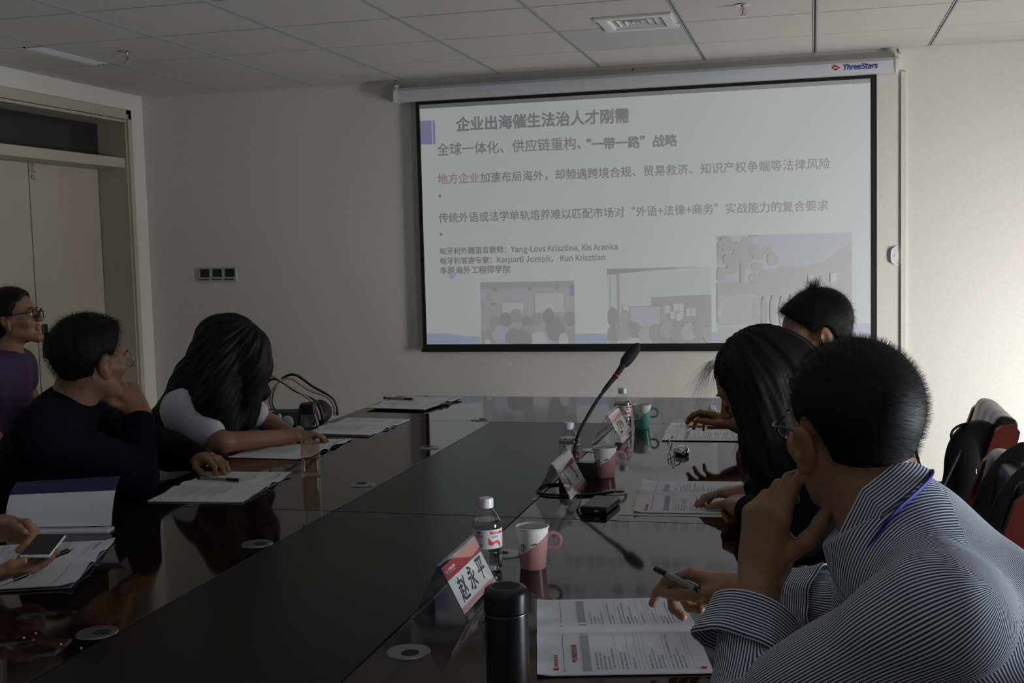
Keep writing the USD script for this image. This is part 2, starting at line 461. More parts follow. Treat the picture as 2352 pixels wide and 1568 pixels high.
M["cloth"] = plain("screen_cloth", (0.44, 0.45, 0.45), 0.9, specular_ior_level=0.1)
M["s_bg"] = slide_mat("slide_white", (0.93, 1.0, 1.0))
M["s_text"] = slide_mat("slide_grey_text", (0.22, 0.18, 0.24))
M["s_red"] = slide_mat("slide_red_text", (0.60, 0.20, 0.30))
M["s_violet"] = slide_mat("slide_violet", (0.26, 0.26, 0.72))
M["s_blue"] = slide_mat("slide_blue_wave", (0.52, 0.60, 0.98))
M["s_ph"] = slide_mat("slide_picture_pale", (0.60, 0.59, 0.62))
M["s_ph2"] = slide_mat("slide_picture_mid", (0.50, 0.48, 0.49))
M["s_ph3"] = slide_mat("slide_picture_dark", (0.38, 0.36, 0.38))
M["s_sky"] = slide_mat("slide_picture_sky", (0.64, 0.65, 0.82))
M["s_wht"] = slide_mat("slide_picture_white", (0.82, 0.85, 0.88))
M["s_blk"] = plain("screen_black_border", (0.004, 0.004, 0.005), 0.7)
M["case"] = plain("screen_case", (0.60, 0.63, 0.68), 0.35)
M["logo_red"] = plain("logo_red", (0.45, 0.03, 0.04), 0.4)
M["logo_blue"] = plain("logo_blue", (0.03, 0.05, 0.30), 0.4)

SX, SY, SZ = -0.985, 6.70, 0.863
screen = thing("projection_screen", "pull-down projection screen with black border showing a slide", "projection screen", (SX, SY, SZ))


def wallprint(mesh, x, z, lift):
    """Lays an xy mesh on the screen: x to the right, y up, facing the room."""
    return place(mesh, frame4((x - SX, -lift, z - SZ), (1, 0, 0), (0, 0, 1)))


def rectp(xa, za, xb, zb, lift, thick=0.0004):
    return wallprint(trimesh.creation.box(((xb - xa), (zb - za), thick)), (xa + xb) / 2, (za + zb) / 2, lift)


sheet_ = obj("screen_cloth", rectp(-2.305, 0.87, 0.335, 2.40, 0, 0.002), M["cloth"], screen, False)
obj("black_border", cat([rectp(-2.303, 0.868, -2.281, 2.40, 0.002, 0.001), rectp(0.305, 0.868, 0.336, 2.40, 0.002, 0.001), rectp(-2.281, 2.342, 0.305, 2.40, 0.002, 0.001), rectp(-2.281, 0.868, 0.305, 0.903, 0.002, 0.001)]), M["s_blk"], screen, False)
obj("weight_bar", T(rbox(-0.985 - SX, 0, 0.868 - SZ, 2.66, 0.022, 0.020, 0.004)), M["s_blk"], screen, False)
prof = [(-0.045, 0.0), (-0.047, 0.035), (-0.040, 0.066), (-0.022, 0.084), (0.045, 0.086), (0.045, 0.0)]
from shapely.geometry import Polygon
cs = trimesh.creation.extrude_polygon(Polygon(prof), 2.838, engine="earcut")
obj("case", place(cs, frame4((-2.408 - SX, 0.0, 2.361 - SZ), (0, 1, 0), (0, 0, 1))), M["case"], screen, 30)
for x in (-2.417, 0.438):
    ec = trimesh.creation.extrude_polygon(Polygon([(-0.050, -0.002), (-0.053, 0.037), (-0.044, 0.071), (-0.024, 0.090), (-0.02, 0.104), (0.045, 0.104), (0.045, -0.002)]), 0.018, engine="earcut")
    obj("end_cap", place(ec, frame4((x - 0.009 - SX, 0.0, 2.361 - SZ), (0, 1, 0), (0, 0, 1))), M["whiteplastic"], screen, 30)
a = np.linspace(-0.3, math.pi + 0.4, 14)
obj("hanging_hook", tube(np.stack([-2.417 - SX + 0.013 * np.cos(a), 0 * a - 0.02, 2.474 - SZ + 0.016 * np.sin(a)], 1), 0.0022, 6), M["steel"], screen)
obj("hanging_hook", tube([(0.44 - SX, -0.02, 2.462 - SZ), (0.447 - SX, -0.01, 2.470 - SZ), (0.462 - SX, 0.035, 2.471 - SZ)], 0.0025, 6), M["steel"], screen)
# the maker's mark on the case
lg = obj("maker_lettering", wallprint(flat_text("ThreeStars", 0.180, bold=2, shear=0.22), 0.157, 2.389, 0.0472), M["logo_blue"], screen, False)
ball = prism([(0.0125 * math.cos(t), 0.0145 * math.sin(t)) for t in np.linspace(0, 2 * math.pi, 25)[:-1]], 0.0005)
obj("maker_emblem", cat([wallprint(ball, 0.121, 2.403, 0.0472), rectp(0.133, 2.398, 0.141, 2.409, 0.0475), rectp(0.102, 2.3985, 0.108, 2.4085, 0.0475)]), M["logo_red"], screen, False)
obj("emblem_band", rectp(0.111, 2.4005, 0.131, 2.4055, 0.0478), M["whiteplastic"], screen, False)

# the slide: printed flat on the cloth by the projector's light
obj("slide", rectp(-2.279, 0.905, 0.303, 2.318, 0.0013, 0.0004), M["s_bg"], screen, False)
LN = [("企业出海催生法治人才刚需", -2.054, -1.019, 2.178, 2, "s_text"), ("全球一体化、供应链重构、", -2.176, -1.300, 2.038, 0, "s_text"),
      ("“一带一路”战略", -1.270, -0.745, 2.030, 2, "s_text"), ("地方企业", -2.179, -1.920, 1.868, 0, "s_red"), ("加速布局海外，却频遇跨境合规、贸易救济、知识产权争端等法律风险", -1.914, 0.093, 1.866, 0, "s_text"),
      ("传统外语或法学单轨培养难以匹配市场对“外语+法律+商务”实战能力的复合要求", -2.179, 0.081, 1.638, 0, "s_text"), ("匈牙利外籍语言教师：Yang-Lovs Krisztina, Kis Aranka", -2.181, -1.096, 1.446, 1, "s_text"),
      ("匈牙利客座专家：Karparti Jozeph， Kun Krisztian", -2.181, -1.173, 1.387, 1, "s_text"), ("丰原海外工程师学院", -2.182, -1.742, 1.328, 1, "s_text")]
for t, xa, xb, z, b, m in LN:
    obj("slide_text", wallprint(flat_text(t, xb - xa, bold=(1, 2, 3)[b], thick=0.0004, px=96), xa, z + 0.004, 0.0019), M[m], screen, False)
dot = prism([(0.009 * math.cos(t), 0.009 * math.sin(t)) for t in np.linspace(0, 2 * math.pi, 13)[:-1]], 0.0004)
for z in (1.797, 1.568):
    obj("bullet", wallprint(dot, -2.168, z, 0.0019), M["s_text"], screen, False)
obj("slide_mark", cat([rectp(-2.279, 2.106, -2.206, 2.246, 0.0019), rectp(-2.200, 2.106, -2.186, 2.246, 0.0019)]), M["s_violet"], screen, False)


def poly(pts, lift, m, name="picture_shape", par=None):
    return (name, wallprint(prism(pts, 0.0003), 0, 0, lift), m)


def blob(cx, cz, rx, rz, seed, n=26):
    t = np.linspace(0, 2 * math.pi, n, endpoint=False)
    k = 1 + 0.30 * (meshkit.fbm(np.stack([np.cos(t) * 1.7 + seed, np.sin(t) * 1.7, 0 * t], 1), 3) - 0.5)
    return [(cx + rx * k[i] * math.cos(t[i]), cz + rz * k[i] * math.sin(t[i])) for i in range(n)]


def clip_poly(pts, x0, z0, x1, z1):
    from shapely.geometry import box as sbox
    g = Polygon(pts).buffer(0).intersection(sbox(x0, z0, x1, z1))
    gs = [q for q in getattr(g, "geoms", [g]) if q.area > 1e-6]
    return gs


def picture(name, x0, z0, x1, z1, base, shapes):
    pic = obj(name, rectp(x0, z0, x1, z1, 0.0017, 0.0003), M[base], screen, False)
    by = {}
    for k, (pts, m) in enumerate(shapes):
        for g in clip_poly(pts, x0, z0, x1, z1):
            by.setdefault((k, m), []).append(trimesh.creation.extrude_polygon(g, 0.0002, engine="earcut"))
    for (k, m), ms in by.items():
        obj("picture_shape", wallprint(cat(ms), 0, 0, 0.0018 + 0.00008 * (k + 1)), M[m], pic, False)
    return pic


R = lambda a, b, c, d: [(a, b), (c, b), (c, d), (a, d)]
for _w in ([wallprint(prism([(-2.279, 0.906), (-1.94, 0.906), (-1.94, 0.948), (-2.05, 0.956), (-2.16, 0.972), (-2.279, 0.968)], 0.0003), 0, 0, 0.0016), rectp(-1.36, 0.906, -1.164, 0.962, 0.0016), rectp(-0.565, 0.906, -0.531, 0.968, 0.0016), rectp(0.204, 0.906, 0.303, 1.01, 0.0016)]):
    obj("slide_wave", _w, M["s_blue"], screen, False)
rg = random.Random(3)
crowd = [(blob(-1.932 + 0.09 + 0.065 * k, 1.03 + 0.02 * (k % 3), 0.035, 0.045, k), "s_ph3" if k % 2 else "s_ph2") for k in range(8)]
bodies = [(blob(-1.90 + 0.085 * k, 0.945 + 0.02 * (k % 2), 0.055, 0.05, 20 + k), ("s_ph2", "s_sky", "s_ph3")[k % 3]) for k in range(7)]
picture("slide_picture", -1.932, 0.905, -1.359, 1.275, "s_ph",
        [(R(-1.932, 1.235, -1.359, 1.275), "s_ph2"), (R(-1.932, 1.17, -1.895, 1.235), "s_sky"), (R(-1.385, 1.19, -1.359, 1.25), "s_violet"), (R(-1.603, 1.085, -1.417, 1.212), "s_ph2"), (R(-1.597, 1.091, -1.423, 1.206), "s_wht"), (R(-1.742, 1.165, -1.69, 1.19), "s_sky"),
         (blob(-1.838, 1.23, 0.012, 0.016, 2), "s_ph3"), (blob(-1.628, 1.235, 0.010, 0.012, 3), "s_ph3"), (blob(-1.46, 1.24, 0.012, 0.02, 4), "s_ph3"), (R(-1.865, 1.14, -1.84, 1.152), "s_ph3"), (R(-1.80, 1.09, -1.67, 1.15), "s_wht")] + crowd + bodies +
        [(blob(-1.475, 0.99, 0.058, 0.075, 61), "s_ph3"), (blob(-1.58, 0.92, 0.05, 0.06, 62), "s_wht"), (blob(-1.69, 0.93, 0.07, 0.06, 63), "s_ph3"), (blob(-1.43, 0.92, 0.03, 0.05, 64), "s_wht"), (blob(-1.895, 0.918, 0.018, 0.018, 65), "s_wht")])
heads = [(blob(-1.13 + 0.062 * k, 0.955 + 0.03 * ((k * 7) % 3) / 2, 0.042, 0.05, 40 + k), ("s_ph3", "s_ph2", "s_ph3", "s_ph")[k % 4]) for k in range(10)]
picture("slide_picture", -1.164, 0.905, -0.565, 1.340, "s_wht",
        [([(-1.164, 1.34), (-0.60, 1.34), (-0.90, 1.325), (-1.10, 1.308), (-1.164, 1.308)], "s_ph3"), (R(-1.108, 0.95, -1.092, 1.31), "s_ph2"), (R(-1.15, 0.95, -1.143, 1.31), "s_ph"), ([(-0.908, 0.905), (-0.565, 0.905), (-0.565, 1.183), (-0.908, 1.170)], "s_ph3"),
         (R(-1.036, 0.99, -0.852, 1.121), "s_ph3"), (R(-1.029, 0.997, -0.859, 1.115), "s_sky"), (R(-0.852, 0.99, -0.826, 1.121), "s_ph2")] + [(R(-0.826 + x, z, -0.826 + x + w, z + 0.042), "s_wht") for x, z, w in ((0, 1.08, 0.025), (0.045, 1.09, 0.028), (0.075, 1.09, 0.028), (0.028, 1.045, 0.026), (0.06, 1.035, 0.026), (0.075, 1.045, 0.026), (0.115, 1.062, 0.026), (0.145, 1.062, 0.026), (0.20, 0.975, 0.03))] +
        [([(-1.083, 1.05), (-1.068, 1.05), (-1.075, 1.145)], "s_red"), (blob(-1.13, 1.06, 0.035, 0.06, 71), "s_ph3"), (blob(-1.06, 1.05, 0.03, 0.05, 72), "s_ph2")] + heads)
rg2 = np.random.default_rng(4)
tree = [(blob(-0.385 + 0.080 * rg2.normal(), 1.39 + 0.055 * rg2.normal(), 0.032, 0.026, 80 + k), "s_ph2") for k in range(46)] + [(R(-0.40, 1.18, -0.375, 1.36), "s_ph2")]
picture("slide_picture", -0.531, 0.905, 0.204, 1.512, "s_sky",
        [([(-0.531, 0.905), (0.204, 0.905), (0.204, 1.23), (0.02, 1.27), (-0.531, 1.20)], "s_ph"), ([(-0.35, 1.265), (-0.26, 1.288), (-0.19, 1.335), (-0.03, 1.33), (0.06, 1.36), (0.204, 1.465), (0.204, 1.15), (-0.35, 1.15)], "s_ph2")] + tree +
        [(R(-0.531, 1.18, -0.30, 1.245), "s_ph2"), ([(-0.531, 1.18), (-0.30, 1.18), (-0.33, 1.00), (-0.531, 1.02)], "s_ph"), (R(-0.31, 1.03, -0.29, 1.21), "s_ph2"), ([(-0.531, 1.06), (-0.515, 1.06), (-0.50, 1.14), (-0.51, 1.14)], "s_wht"), (R(-0.03, 1.23, 0.0, 1.28), "s_wht"), (R(0.09, 1.24, 0.12, 1.29), "s_wht"), (R(-0.531, 0.998, -0.33, 1.004), "s_wht")] +
        [(blob(-0.32 + 0.05 * k, 1.08, 0.018, 0.09, 90 + k), ("s_ph2", "s_ph3")[k % 2]) for k in range(6)])
obj("cursor", wallprint(prism([(0, 0), (0.012, -0.010), (0.03, -0.004), (0.045, 0.02), (0.04, 0.03), (0.024, 0.012), (0.018, 0.03), (0.006, 0.026)], 0.0003), -2.125, 1.305, 0.0022), M["s_blue"], screen, False)

# cable trunking and the screen's remote control on the wall
tr = obj("trim_1", rbox(0.478, Y1 - 0.0075, 1.19, 0.032, 0.015, 2.37, 0.003), M["wall"], None, False)
tag(tr, "white cable trunking running down the far wall right of the screen", None, None, "structure")
rem = thing("remote_holder", "white oval screen controller fixed to the wall beside the trunking", "remote control", (0.430, Y1, 1.378))
ov = prism([(0.021 * np.sign(math.cos(t)) * abs(math.cos(t)) ** 0.7, 0.044 * np.sign(math.sin(t)) * abs(math.sin(t)) ** 0.8) for t in np.linspace(0, 2 * math.pi, 33)[:-1]], 0.016)
obj("body", place(ov, frame4((0, -0.004, 0), (1, 0, 0), (0, 0, 1))), M["whiteplastic"], rem, 40)
obj("bracket", cat([tube(spline([(0.020, -0.006, s * 0.050), (0.008, -0.010, s * 0.050), (-0.004, -0.010, s * 0.044)], 8), 0.003, 6) for s in (-1, 1)] + [rbox(0.0, -0.003, 0, 0.012, 0.006, 0.09)]), M["whiteplastic"], rem)
obj("printed_mark", cat([rbox(-0.001 + dx, -0.0203, 0.002, 0.0012, 0.0006, 0.014) for dx in (-0.005, 0.0, 0.004)] + [rbox(-0.001, -0.0203, 0.002 + dz, 0.010, 0.0006, 0.0012) for dz in (-0.006, 0.006)]), M["greyplastic"], rem, False)
for (x, z) in ((-0.998, 2.476), (0.450, 2.487)):
    tag(obj("wall_nail", rbox(x, Y1 - 0.004, z, 0.0025, 0.008, 0.016), M["s_blk"], None, False), "tiny dark nail in the wall above the " + ("middle of the screen" if x < 0 else "right end of the screen"), "nail")

# ------------------------------------------------------------------ conference table
TZ = 0.75
TX = [-2.03, -1.308, -0.775, -0.053]
TYS = [5.475, 4.655, 2.983, 1.311, 0.49]
table = thing("conference_table", "long dark lacquered conference table with inset centre panels", "table", (-1.04, 2.98, 0))
loc = np.array([-1.04, 2.98, 0])


def tpanel(x0, x1, y0, y1, m, g=0.0012, z=TZ):
    return obj("top_panel", T(rbox((x0 + x1) / 2, (y0 + y1) / 2, z - 0.02, x1 - x0 - 2 * g, y1 - y0 - 2 * g, 0.04, 0.0014), -loc), M[m], table, False)


tpanel(TX[0], TX[3], TYS[1], TYS[0], "wood_top")
tpanel(TX[0], TX[3], TYS[4], TYS[3], "wood_top")
for ya, yb in ((TYS[2], TYS[1]), (TYS[3], TYS[2])):
    tpanel(TX[0], TX[1], ya, yb, "wood_top")
    tpanel(TX[2], TX[3], ya, yb, "wood_top")
    tpanel(TX[1], TX[2], ya, yb, "wood_mid")
obj("substrate", T(rbox(-1.04, 2.98, TZ - 0.052, 1.95, 4.95, 0.022), -loc), M["blackmatte"], table, False)
for x in (-1.92, -0.16):
    obj("modesty_panel", T(rbox(x + (0.25 if x < -1 else -0.25), 2.98, 0.40, 0.03, 4.6, 0.60), -loc), M["wood_top"], table, False)
for y in (0.75, 2.98, 5.2):
    obj("pedestal", T(rbox(-1.04, y, 0.345, 1.35, 0.06, 0.69, 0.004), -loc), M["wood_top"], table, False)

# round cable outlets along the inner edges of the strips
gm = thing("cable_grommet", "round metal cable outlet on the right strip nearest the camera", "cable grommet", (-0.711, 1.932, TZ), -0.6, "cable outlets along the table")
obj("rim", lathe([(0.0205, 0.001), (0.030, 0.0025), (0.0385, 0.0022), (0.040, 0.0), (0.0205, 0.0)], 40), M["steel"], gm, 25)
obj("cap_disc", lathe([(0, 0.0028), (0.031, 0.0028), (0.032, 0.002), (0.032, 0.001), (0, 0.001)][::-1], 40), M["steel"], gm, 25)
obj("cable_slot", T(lathe([(0, 0.0032), (0.0165, 0.0032), (0.0165, 0.001), (0, 0.001)][::-1], 24), (0.011, -0.004, 0)), M["blackmatte"], gm, False)
GR = [((-1.346, 1.925), "round metal cable outlet on the left strip nearest the camera", 0.2), ((-1.353, 2.609), "round metal cable outlet on the left strip just before the cross seam", 0.1), ((-1.363, 3.342), "round metal cable outlet on the left strip just past the tumbler", 2.6), ((-1.366, 4.014), "round metal cable outlet on the left strip near the far blank booklet", 2.9),
      ((-1.377, 4.712), "round metal cable outlet at the far end of the left strip", 0.3), ((-0.708, 2.614), "round metal cable outlet behind the nearest water bottle", 3.6), ((-0.567, 3.331), "round metal cable outlet beside the black power bank", 0.5), ((-0.761, 4.024), "round metal cable outlet beside the second pink cup", 0.5)]

for (x, y), l, r in GR:
    copy_of(gm, "cable_grommet", l, (x, y, TZ), r)

# ------------------------------------------------------------------ things on the table
def clear_mat(name, tint, rough, lo, hi, pw=4.0):
    """Thin clear plastic: passes light straight through, reflects more at a glancing angle."""
    return mat(name, {"t": ("transparent_bsdf", {"color": tint}), "g": ("glossy_bsdf", {"roughness": rough, "color": (1, 1, 1)}), "f": ("layer_weight", {"blend": 0.5}), "w": ("math", {"math_type": "power", "value2": pw}), "k": ("math", {"math_type": "multiply_add", "value2": hi - lo, "value3": lo}), "x": ("mix_closure", {})},
               [("f.facing", "w.value1"), ("w.value", "k.value1"), ("k.value", "x.fac"), ("t.BSDF", "x.closure1"), ("g.BSDF", "x.closure2")], "x.closure")


M["glass"] = clear_mat("clear_plastic", (0.94, 0.95, 0.96), 0.05, 0.06, 0.7, 3.0)
M["acrylic"] = clear_mat("acrylic", (0.96, 0.96, 0.97), 0.03, 0.022, 0.4)
M["water"] = plain("water", (0.97, 0.98, 0.98), 0.0, transmission_weight=1.0, ior=1.33)
M["tea"] = clear_mat("tea", (0.88, 0.77, 0.66), 0.02, 0.03, 0.5)
M["paper"] = grained("paper_white", (0.74, 0.74, 0.79), (0.77, 0.77, 0.82), 0.85, 12)
M["print"] = plain("print_black", (0.10, 0.10, 0.12), 0.8)
M["printgrey"] = plain("print_grey_band", (0.38, 0.39, 0.44), 0.85)
M["printred"] = plain("print_red", (0.42, 0.05, 0.06), 0.7)
M["label"] = plain("bottle_label", (0.74, 0.73, 0.76), 0.5)
M["labelred"] = plain("label_red", (0.72, 0.05, 0.03), 0.45)
M["labelink"] = plain("label_ink", (0.16, 0.13, 0.14), 0.6)
M["cup"] = plain("paper_cup_white", (0.72, 0.70, 0.66), 0.6)
M["ink"] = plain("cup_ink", (0.02, 0.02, 0.02), 0.6)
M["pinksleeve"] = mat("pink_cup_sleeve", {"p": ("principled_bsdf", {"base_color": (0.58, 0.30, 0.30), "roughness": 0.25}), "t": ("transparent_bsdf", {"color": (0.95, 0.7, 0.72)}), "x": ("mix_closure", {"fac": 0.28})}, [("p.BSDF", "x.closure1"), ("t.BSDF", "x.closure2")], "x.closure")
M["tealsleeve"] = mat("teal_cup_sleeve", {"p": ("principled_bsdf", {"base_color": (0.16, 0.46, 0.40), "roughness": 0.25}), "t": ("transparent_bsdf", {"color": (0.6, 0.95, 0.88)}), "x": ("mix_closure", {"fac": 0.25})}, [("p.BSDF", "x.closure1"), ("t.BSDF", "x.closure2")], "x.closure")
M["cardpaper"] = plain("name_card_cream", (0.68, 0.66, 0.60), 0.8)
M["cardred"] = plain("name_card_red", (0.36, 0.045, 0.055), 0.7)
M["cardink"] = plain("name_card_ink", (0.05, 0.06, 0.09), 0.7)
M["cardpale"] = plain("name_card_pale_red", (0.55, 0.30, 0.30), 0.7)


def on_cyl(mesh, r, a0):
    """Bends an xy mesh (x along the circumference, y up) round a vertical cylinder, starting at angle a0; right-reading from outside."""
    m = mesh.copy()
    v = np.array(m.vertices)
    a = a0 + v[:, 0] / r
    rr = r + v[:, 2]
    m.vertices = np.stack([rr * np.cos(a), rr * np.sin(a), v[:, 1]], 1)
    return m


# bottle of water (origin at its base)
def make_bottle(label, loc, rot):
    b = thing("water_bottle", label, "water bottle", loc, rot, "small water bottles along the table")
    out = [(0, 0.004), (0.022, 0.0), (0.030, 0.003), (0.0335, 0.010), (0.0335, 0.030), (0.0322, 0.033), (0.0335, 0.036), (0.0335, 0.046), (0.0322, 0.049), (0.0335, 0.052), (0.0330, 0.100), (0.0340, 0.106), (0.0325, 0.113), (0.022, 0.132), (0.0145, 0.141), (0.0135, 0.147), (0.0130, 0.152)]
    obj("shell", lathe(out, 40), M["glass"], b, True)
    obj("water", lathe([(0, 0.005), (0.021, 0.002), (0.029, 0.005), (0.0322, 0.011), (0.0322, 0.100), (0.0322, 0.107), (0.029, 0.116), (0.0, 0.116)], 40), M["water"], b, 40)
    cp = [(0, 0.143), (0.0155, 0.143), (0.0163, 0.144), (0.0163, 0.160), (0.0150, 0.1645), (0.012, 0.1652), (0, 0.1652)]
    rib = lathe(cp, 40)
    obj("cap", rib, M["whiteplastic"], b, 40)
    L = obj("label", lathe([(0.0338, 0.055), (0.0342, 0.0555), (0.0342, 0.0975), (0.0338, 0.098)], 48), M["label"], b, True)
    r = 0.0344
    prints = [on_cyl(T(flat_text("Wahaha", 0.034, bold=2, thick=0.0002), (0, 0.088, 0)), r, 0.30)]
    for q0 in (0.30, 2.3):
        t = np.linspace(0, 1, 12)
        up = [(0.002 + 0.030 * s, 0.082 - 0.018 * s - 0.006 * math.sin(6 * s)) for s in t]
        dn = [(0.002 + 0.030 * s, 0.070 - 0.012 * s - 0.005 * math.sin(6 * s + 0.8)) for s in t[::-1]]
        prints.append(on_cyl(prism(up + dn, 0.0002).subdivide(), r, q0 - 0.15))
    prints.append(on_cyl(prism([(0.0058 * math.cos(q), 0.0028 * math.sin(q)) for q in np.linspace(0, 2 * math.pi, 20)[:-1]], 0.0002), r, -0.45 + 0.0))
    for i in range(len(prints)):
        prints[i] = prints[i]
    pr = cat(prints[:3])
    obj("label_lettering", prints[0], M["labelred"], L, False)
    obj("label_ribbon", cat(prints[1:3]), M["labelred"], L, False)
    obj("label_badge", T(prints[3], (0, 0, 0.092)), M["labelred"], L, False)
    ln = [on_cyl(T(rbox(0.009, 0, 0, 0.018, 0.0012, 0.0002), (0, z, 0)).subdivide(), r, -0.72) for z in (0.0855, 0.082, 0.066, 0.0635, 0.061)] + [on_cyl(T(rbox(0.008, 0, 0, 0.016, 0.0012, 0.0002), (0, z, 0)).subdivide(), r, 0.42) for z in (0.0835, 0.081)]
    obj("small_print", cat(ln), M["labelink"], L, False)
    return b


bottle = make_bottle("small water bottle beside the nearest pink cup and the large name card", (-0.715, 2.478, TZ), math.radians(-80))
copy_of(bottle, "water_bottle", "small water bottle behind the middle name card by the microphone", (-0.757, 3.60, TZ), math.radians(-80))
copy_of(bottle, "water_bottle", "small water bottle behind the farthest name card beside the teal cup", (-0.730, 4.50, TZ), math.radians(-78))


# paper cup in a plastic sleeve with a looped handle
def make_cup(label, loc, rot, sleeve, group):
    c = thing("paper_cup", label, "cup", loc, rot, group)
    body = [(0, 0.004), (0.0262, 0.004), (0.0265, 0.0), (0.0275, 0.0), (0.0362, 0.090), (0.0375, 0.0915), (0.0385, 0.0925), (0.0385, 0.0945), (0.0370, 0.0955), (0.0355, 0.0940), (0.0345, 0.088), (0.0262, 0.008), (0, 0.008)]
    obj("cup", lathe(body, 48), M["cup"], c, 50)
    obj("tea", lathe([(0, 0.066), (0.0322, 0.066), (0.0322, 0.064), (0, 0.064)][::-1], 32), M["tea"], c, False)

    def slv(u, v):
        a = (u - 0.5) * 2 * math.pi + math.pi
        top = 0.052 + 0.024 * np.cos(a) + 0.004 * np.cos(2 * a)
        z = 0.0 + v * top
        r = 0.0288 + z * 0.0968
        return np.stack([r * np.cos(a), r * np.sin(a), z], -1)
    sv = obj("sleeve", sheet(slv, 64, 10, 0.0008), M[sleeve], c, True)
    h = spline([(0.0352, 0, 0.073), (0.050, 0, 0.079), (0.062, 0, 0.068), (0.060, 0, 0.052), (0.048, 0, 0.045), (0.034, 0, 0.045)], 24)
    obj("handle", tube(h, 0.0046, 8, 0.32, (0, 1, 0)), M[sleeve], sv)
    ink = []
    for k, (a0, z) in enumerate(((-1.35, 0.060), (-2.15, 0.052), (2.3, 0.056))):
        r = 0.0286 + z * 0.0968 + 0.0006
        st = [rbox(-0.004, 0.006, 0, 0.008, 0.0012, 0.0003, 0, (0, 0, 0.3)), rbox(-0.005, -0.002, 0, 0.0012, 0.016, 0.0003, 0, (0, 0, 0.1)), rbox(0.001, -0.004, 0, 0.0014, 0.024, 0.0003), rbox(0.003, 0.004, 0, 0.006, 0.0012, 0.0003, 0, (0, 0, -0.4)), rbox(0.004, 0.001, 0, 0.001, 0.008, 0.0003, 0, (0, 0, 0.5))]
        if k == 0:
            st = [rbox(0, 0, 0, 0.009, 0.0018, 0.0003, 0, (0, 0, 0.3)), rbox(0.003, 0.001, 0, 0.004, 0.003, 0.0003), rbox(-0.003, -0.002, 0, 0.004, 0.001, 0.0003, 0, (0, 0, -0.5))]
        ink.append(on_cyl(T(cat(st), (0, z, 0)), r, a0))
    obj("ink_drawing", cat(ink), M["ink"], c, False)
    return c


cup = make_cup("paper cup in a pink sleeve beside the nearest water bottle", (-0.619, 2.515, TZ), 0.15, "pinksleeve", "cups in pink plastic sleeves")
copy_of(cup, "paper_cup", "paper cup in a pink sleeve by the microphone base", (-0.636, 3.56, TZ), 0.10)
make_cup("paper cup in a teal sleeve beside the farthest bottle", (-0.660, 4.54, TZ), 0.15, "tealsleeve", None)


# acrylic tent with a name card
def strokes(spec, w=0.004):
    out = []
    for s in spec:
        p = np.array(s, float)
        ww = w
        q = spline(p, 10) if len(p) > 2 else np.linspace(p[0], p[1], 6)
        d = np.gradient(q, axis=0)
        n = np.stack([-d[:, 1], d[:, 0]], 1) / np.linalg.norm(d, axis=1, keepdims=True)
        k = ww * (0.35 + 0.65 * np.sin(np.linspace(0.5, 3.0, len(q))))[:, None] / 2
        pts = np.vstack([q + n * k, (q - n * k)[::-1]])
        pg = Polygon(pts).buffer(0.0003)
        out += [trimesh.creation.extrude_polygon(g, 0.0003, engine="earcut") for g in getattr(pg, "geoms", [pg])]
    return cat(out)


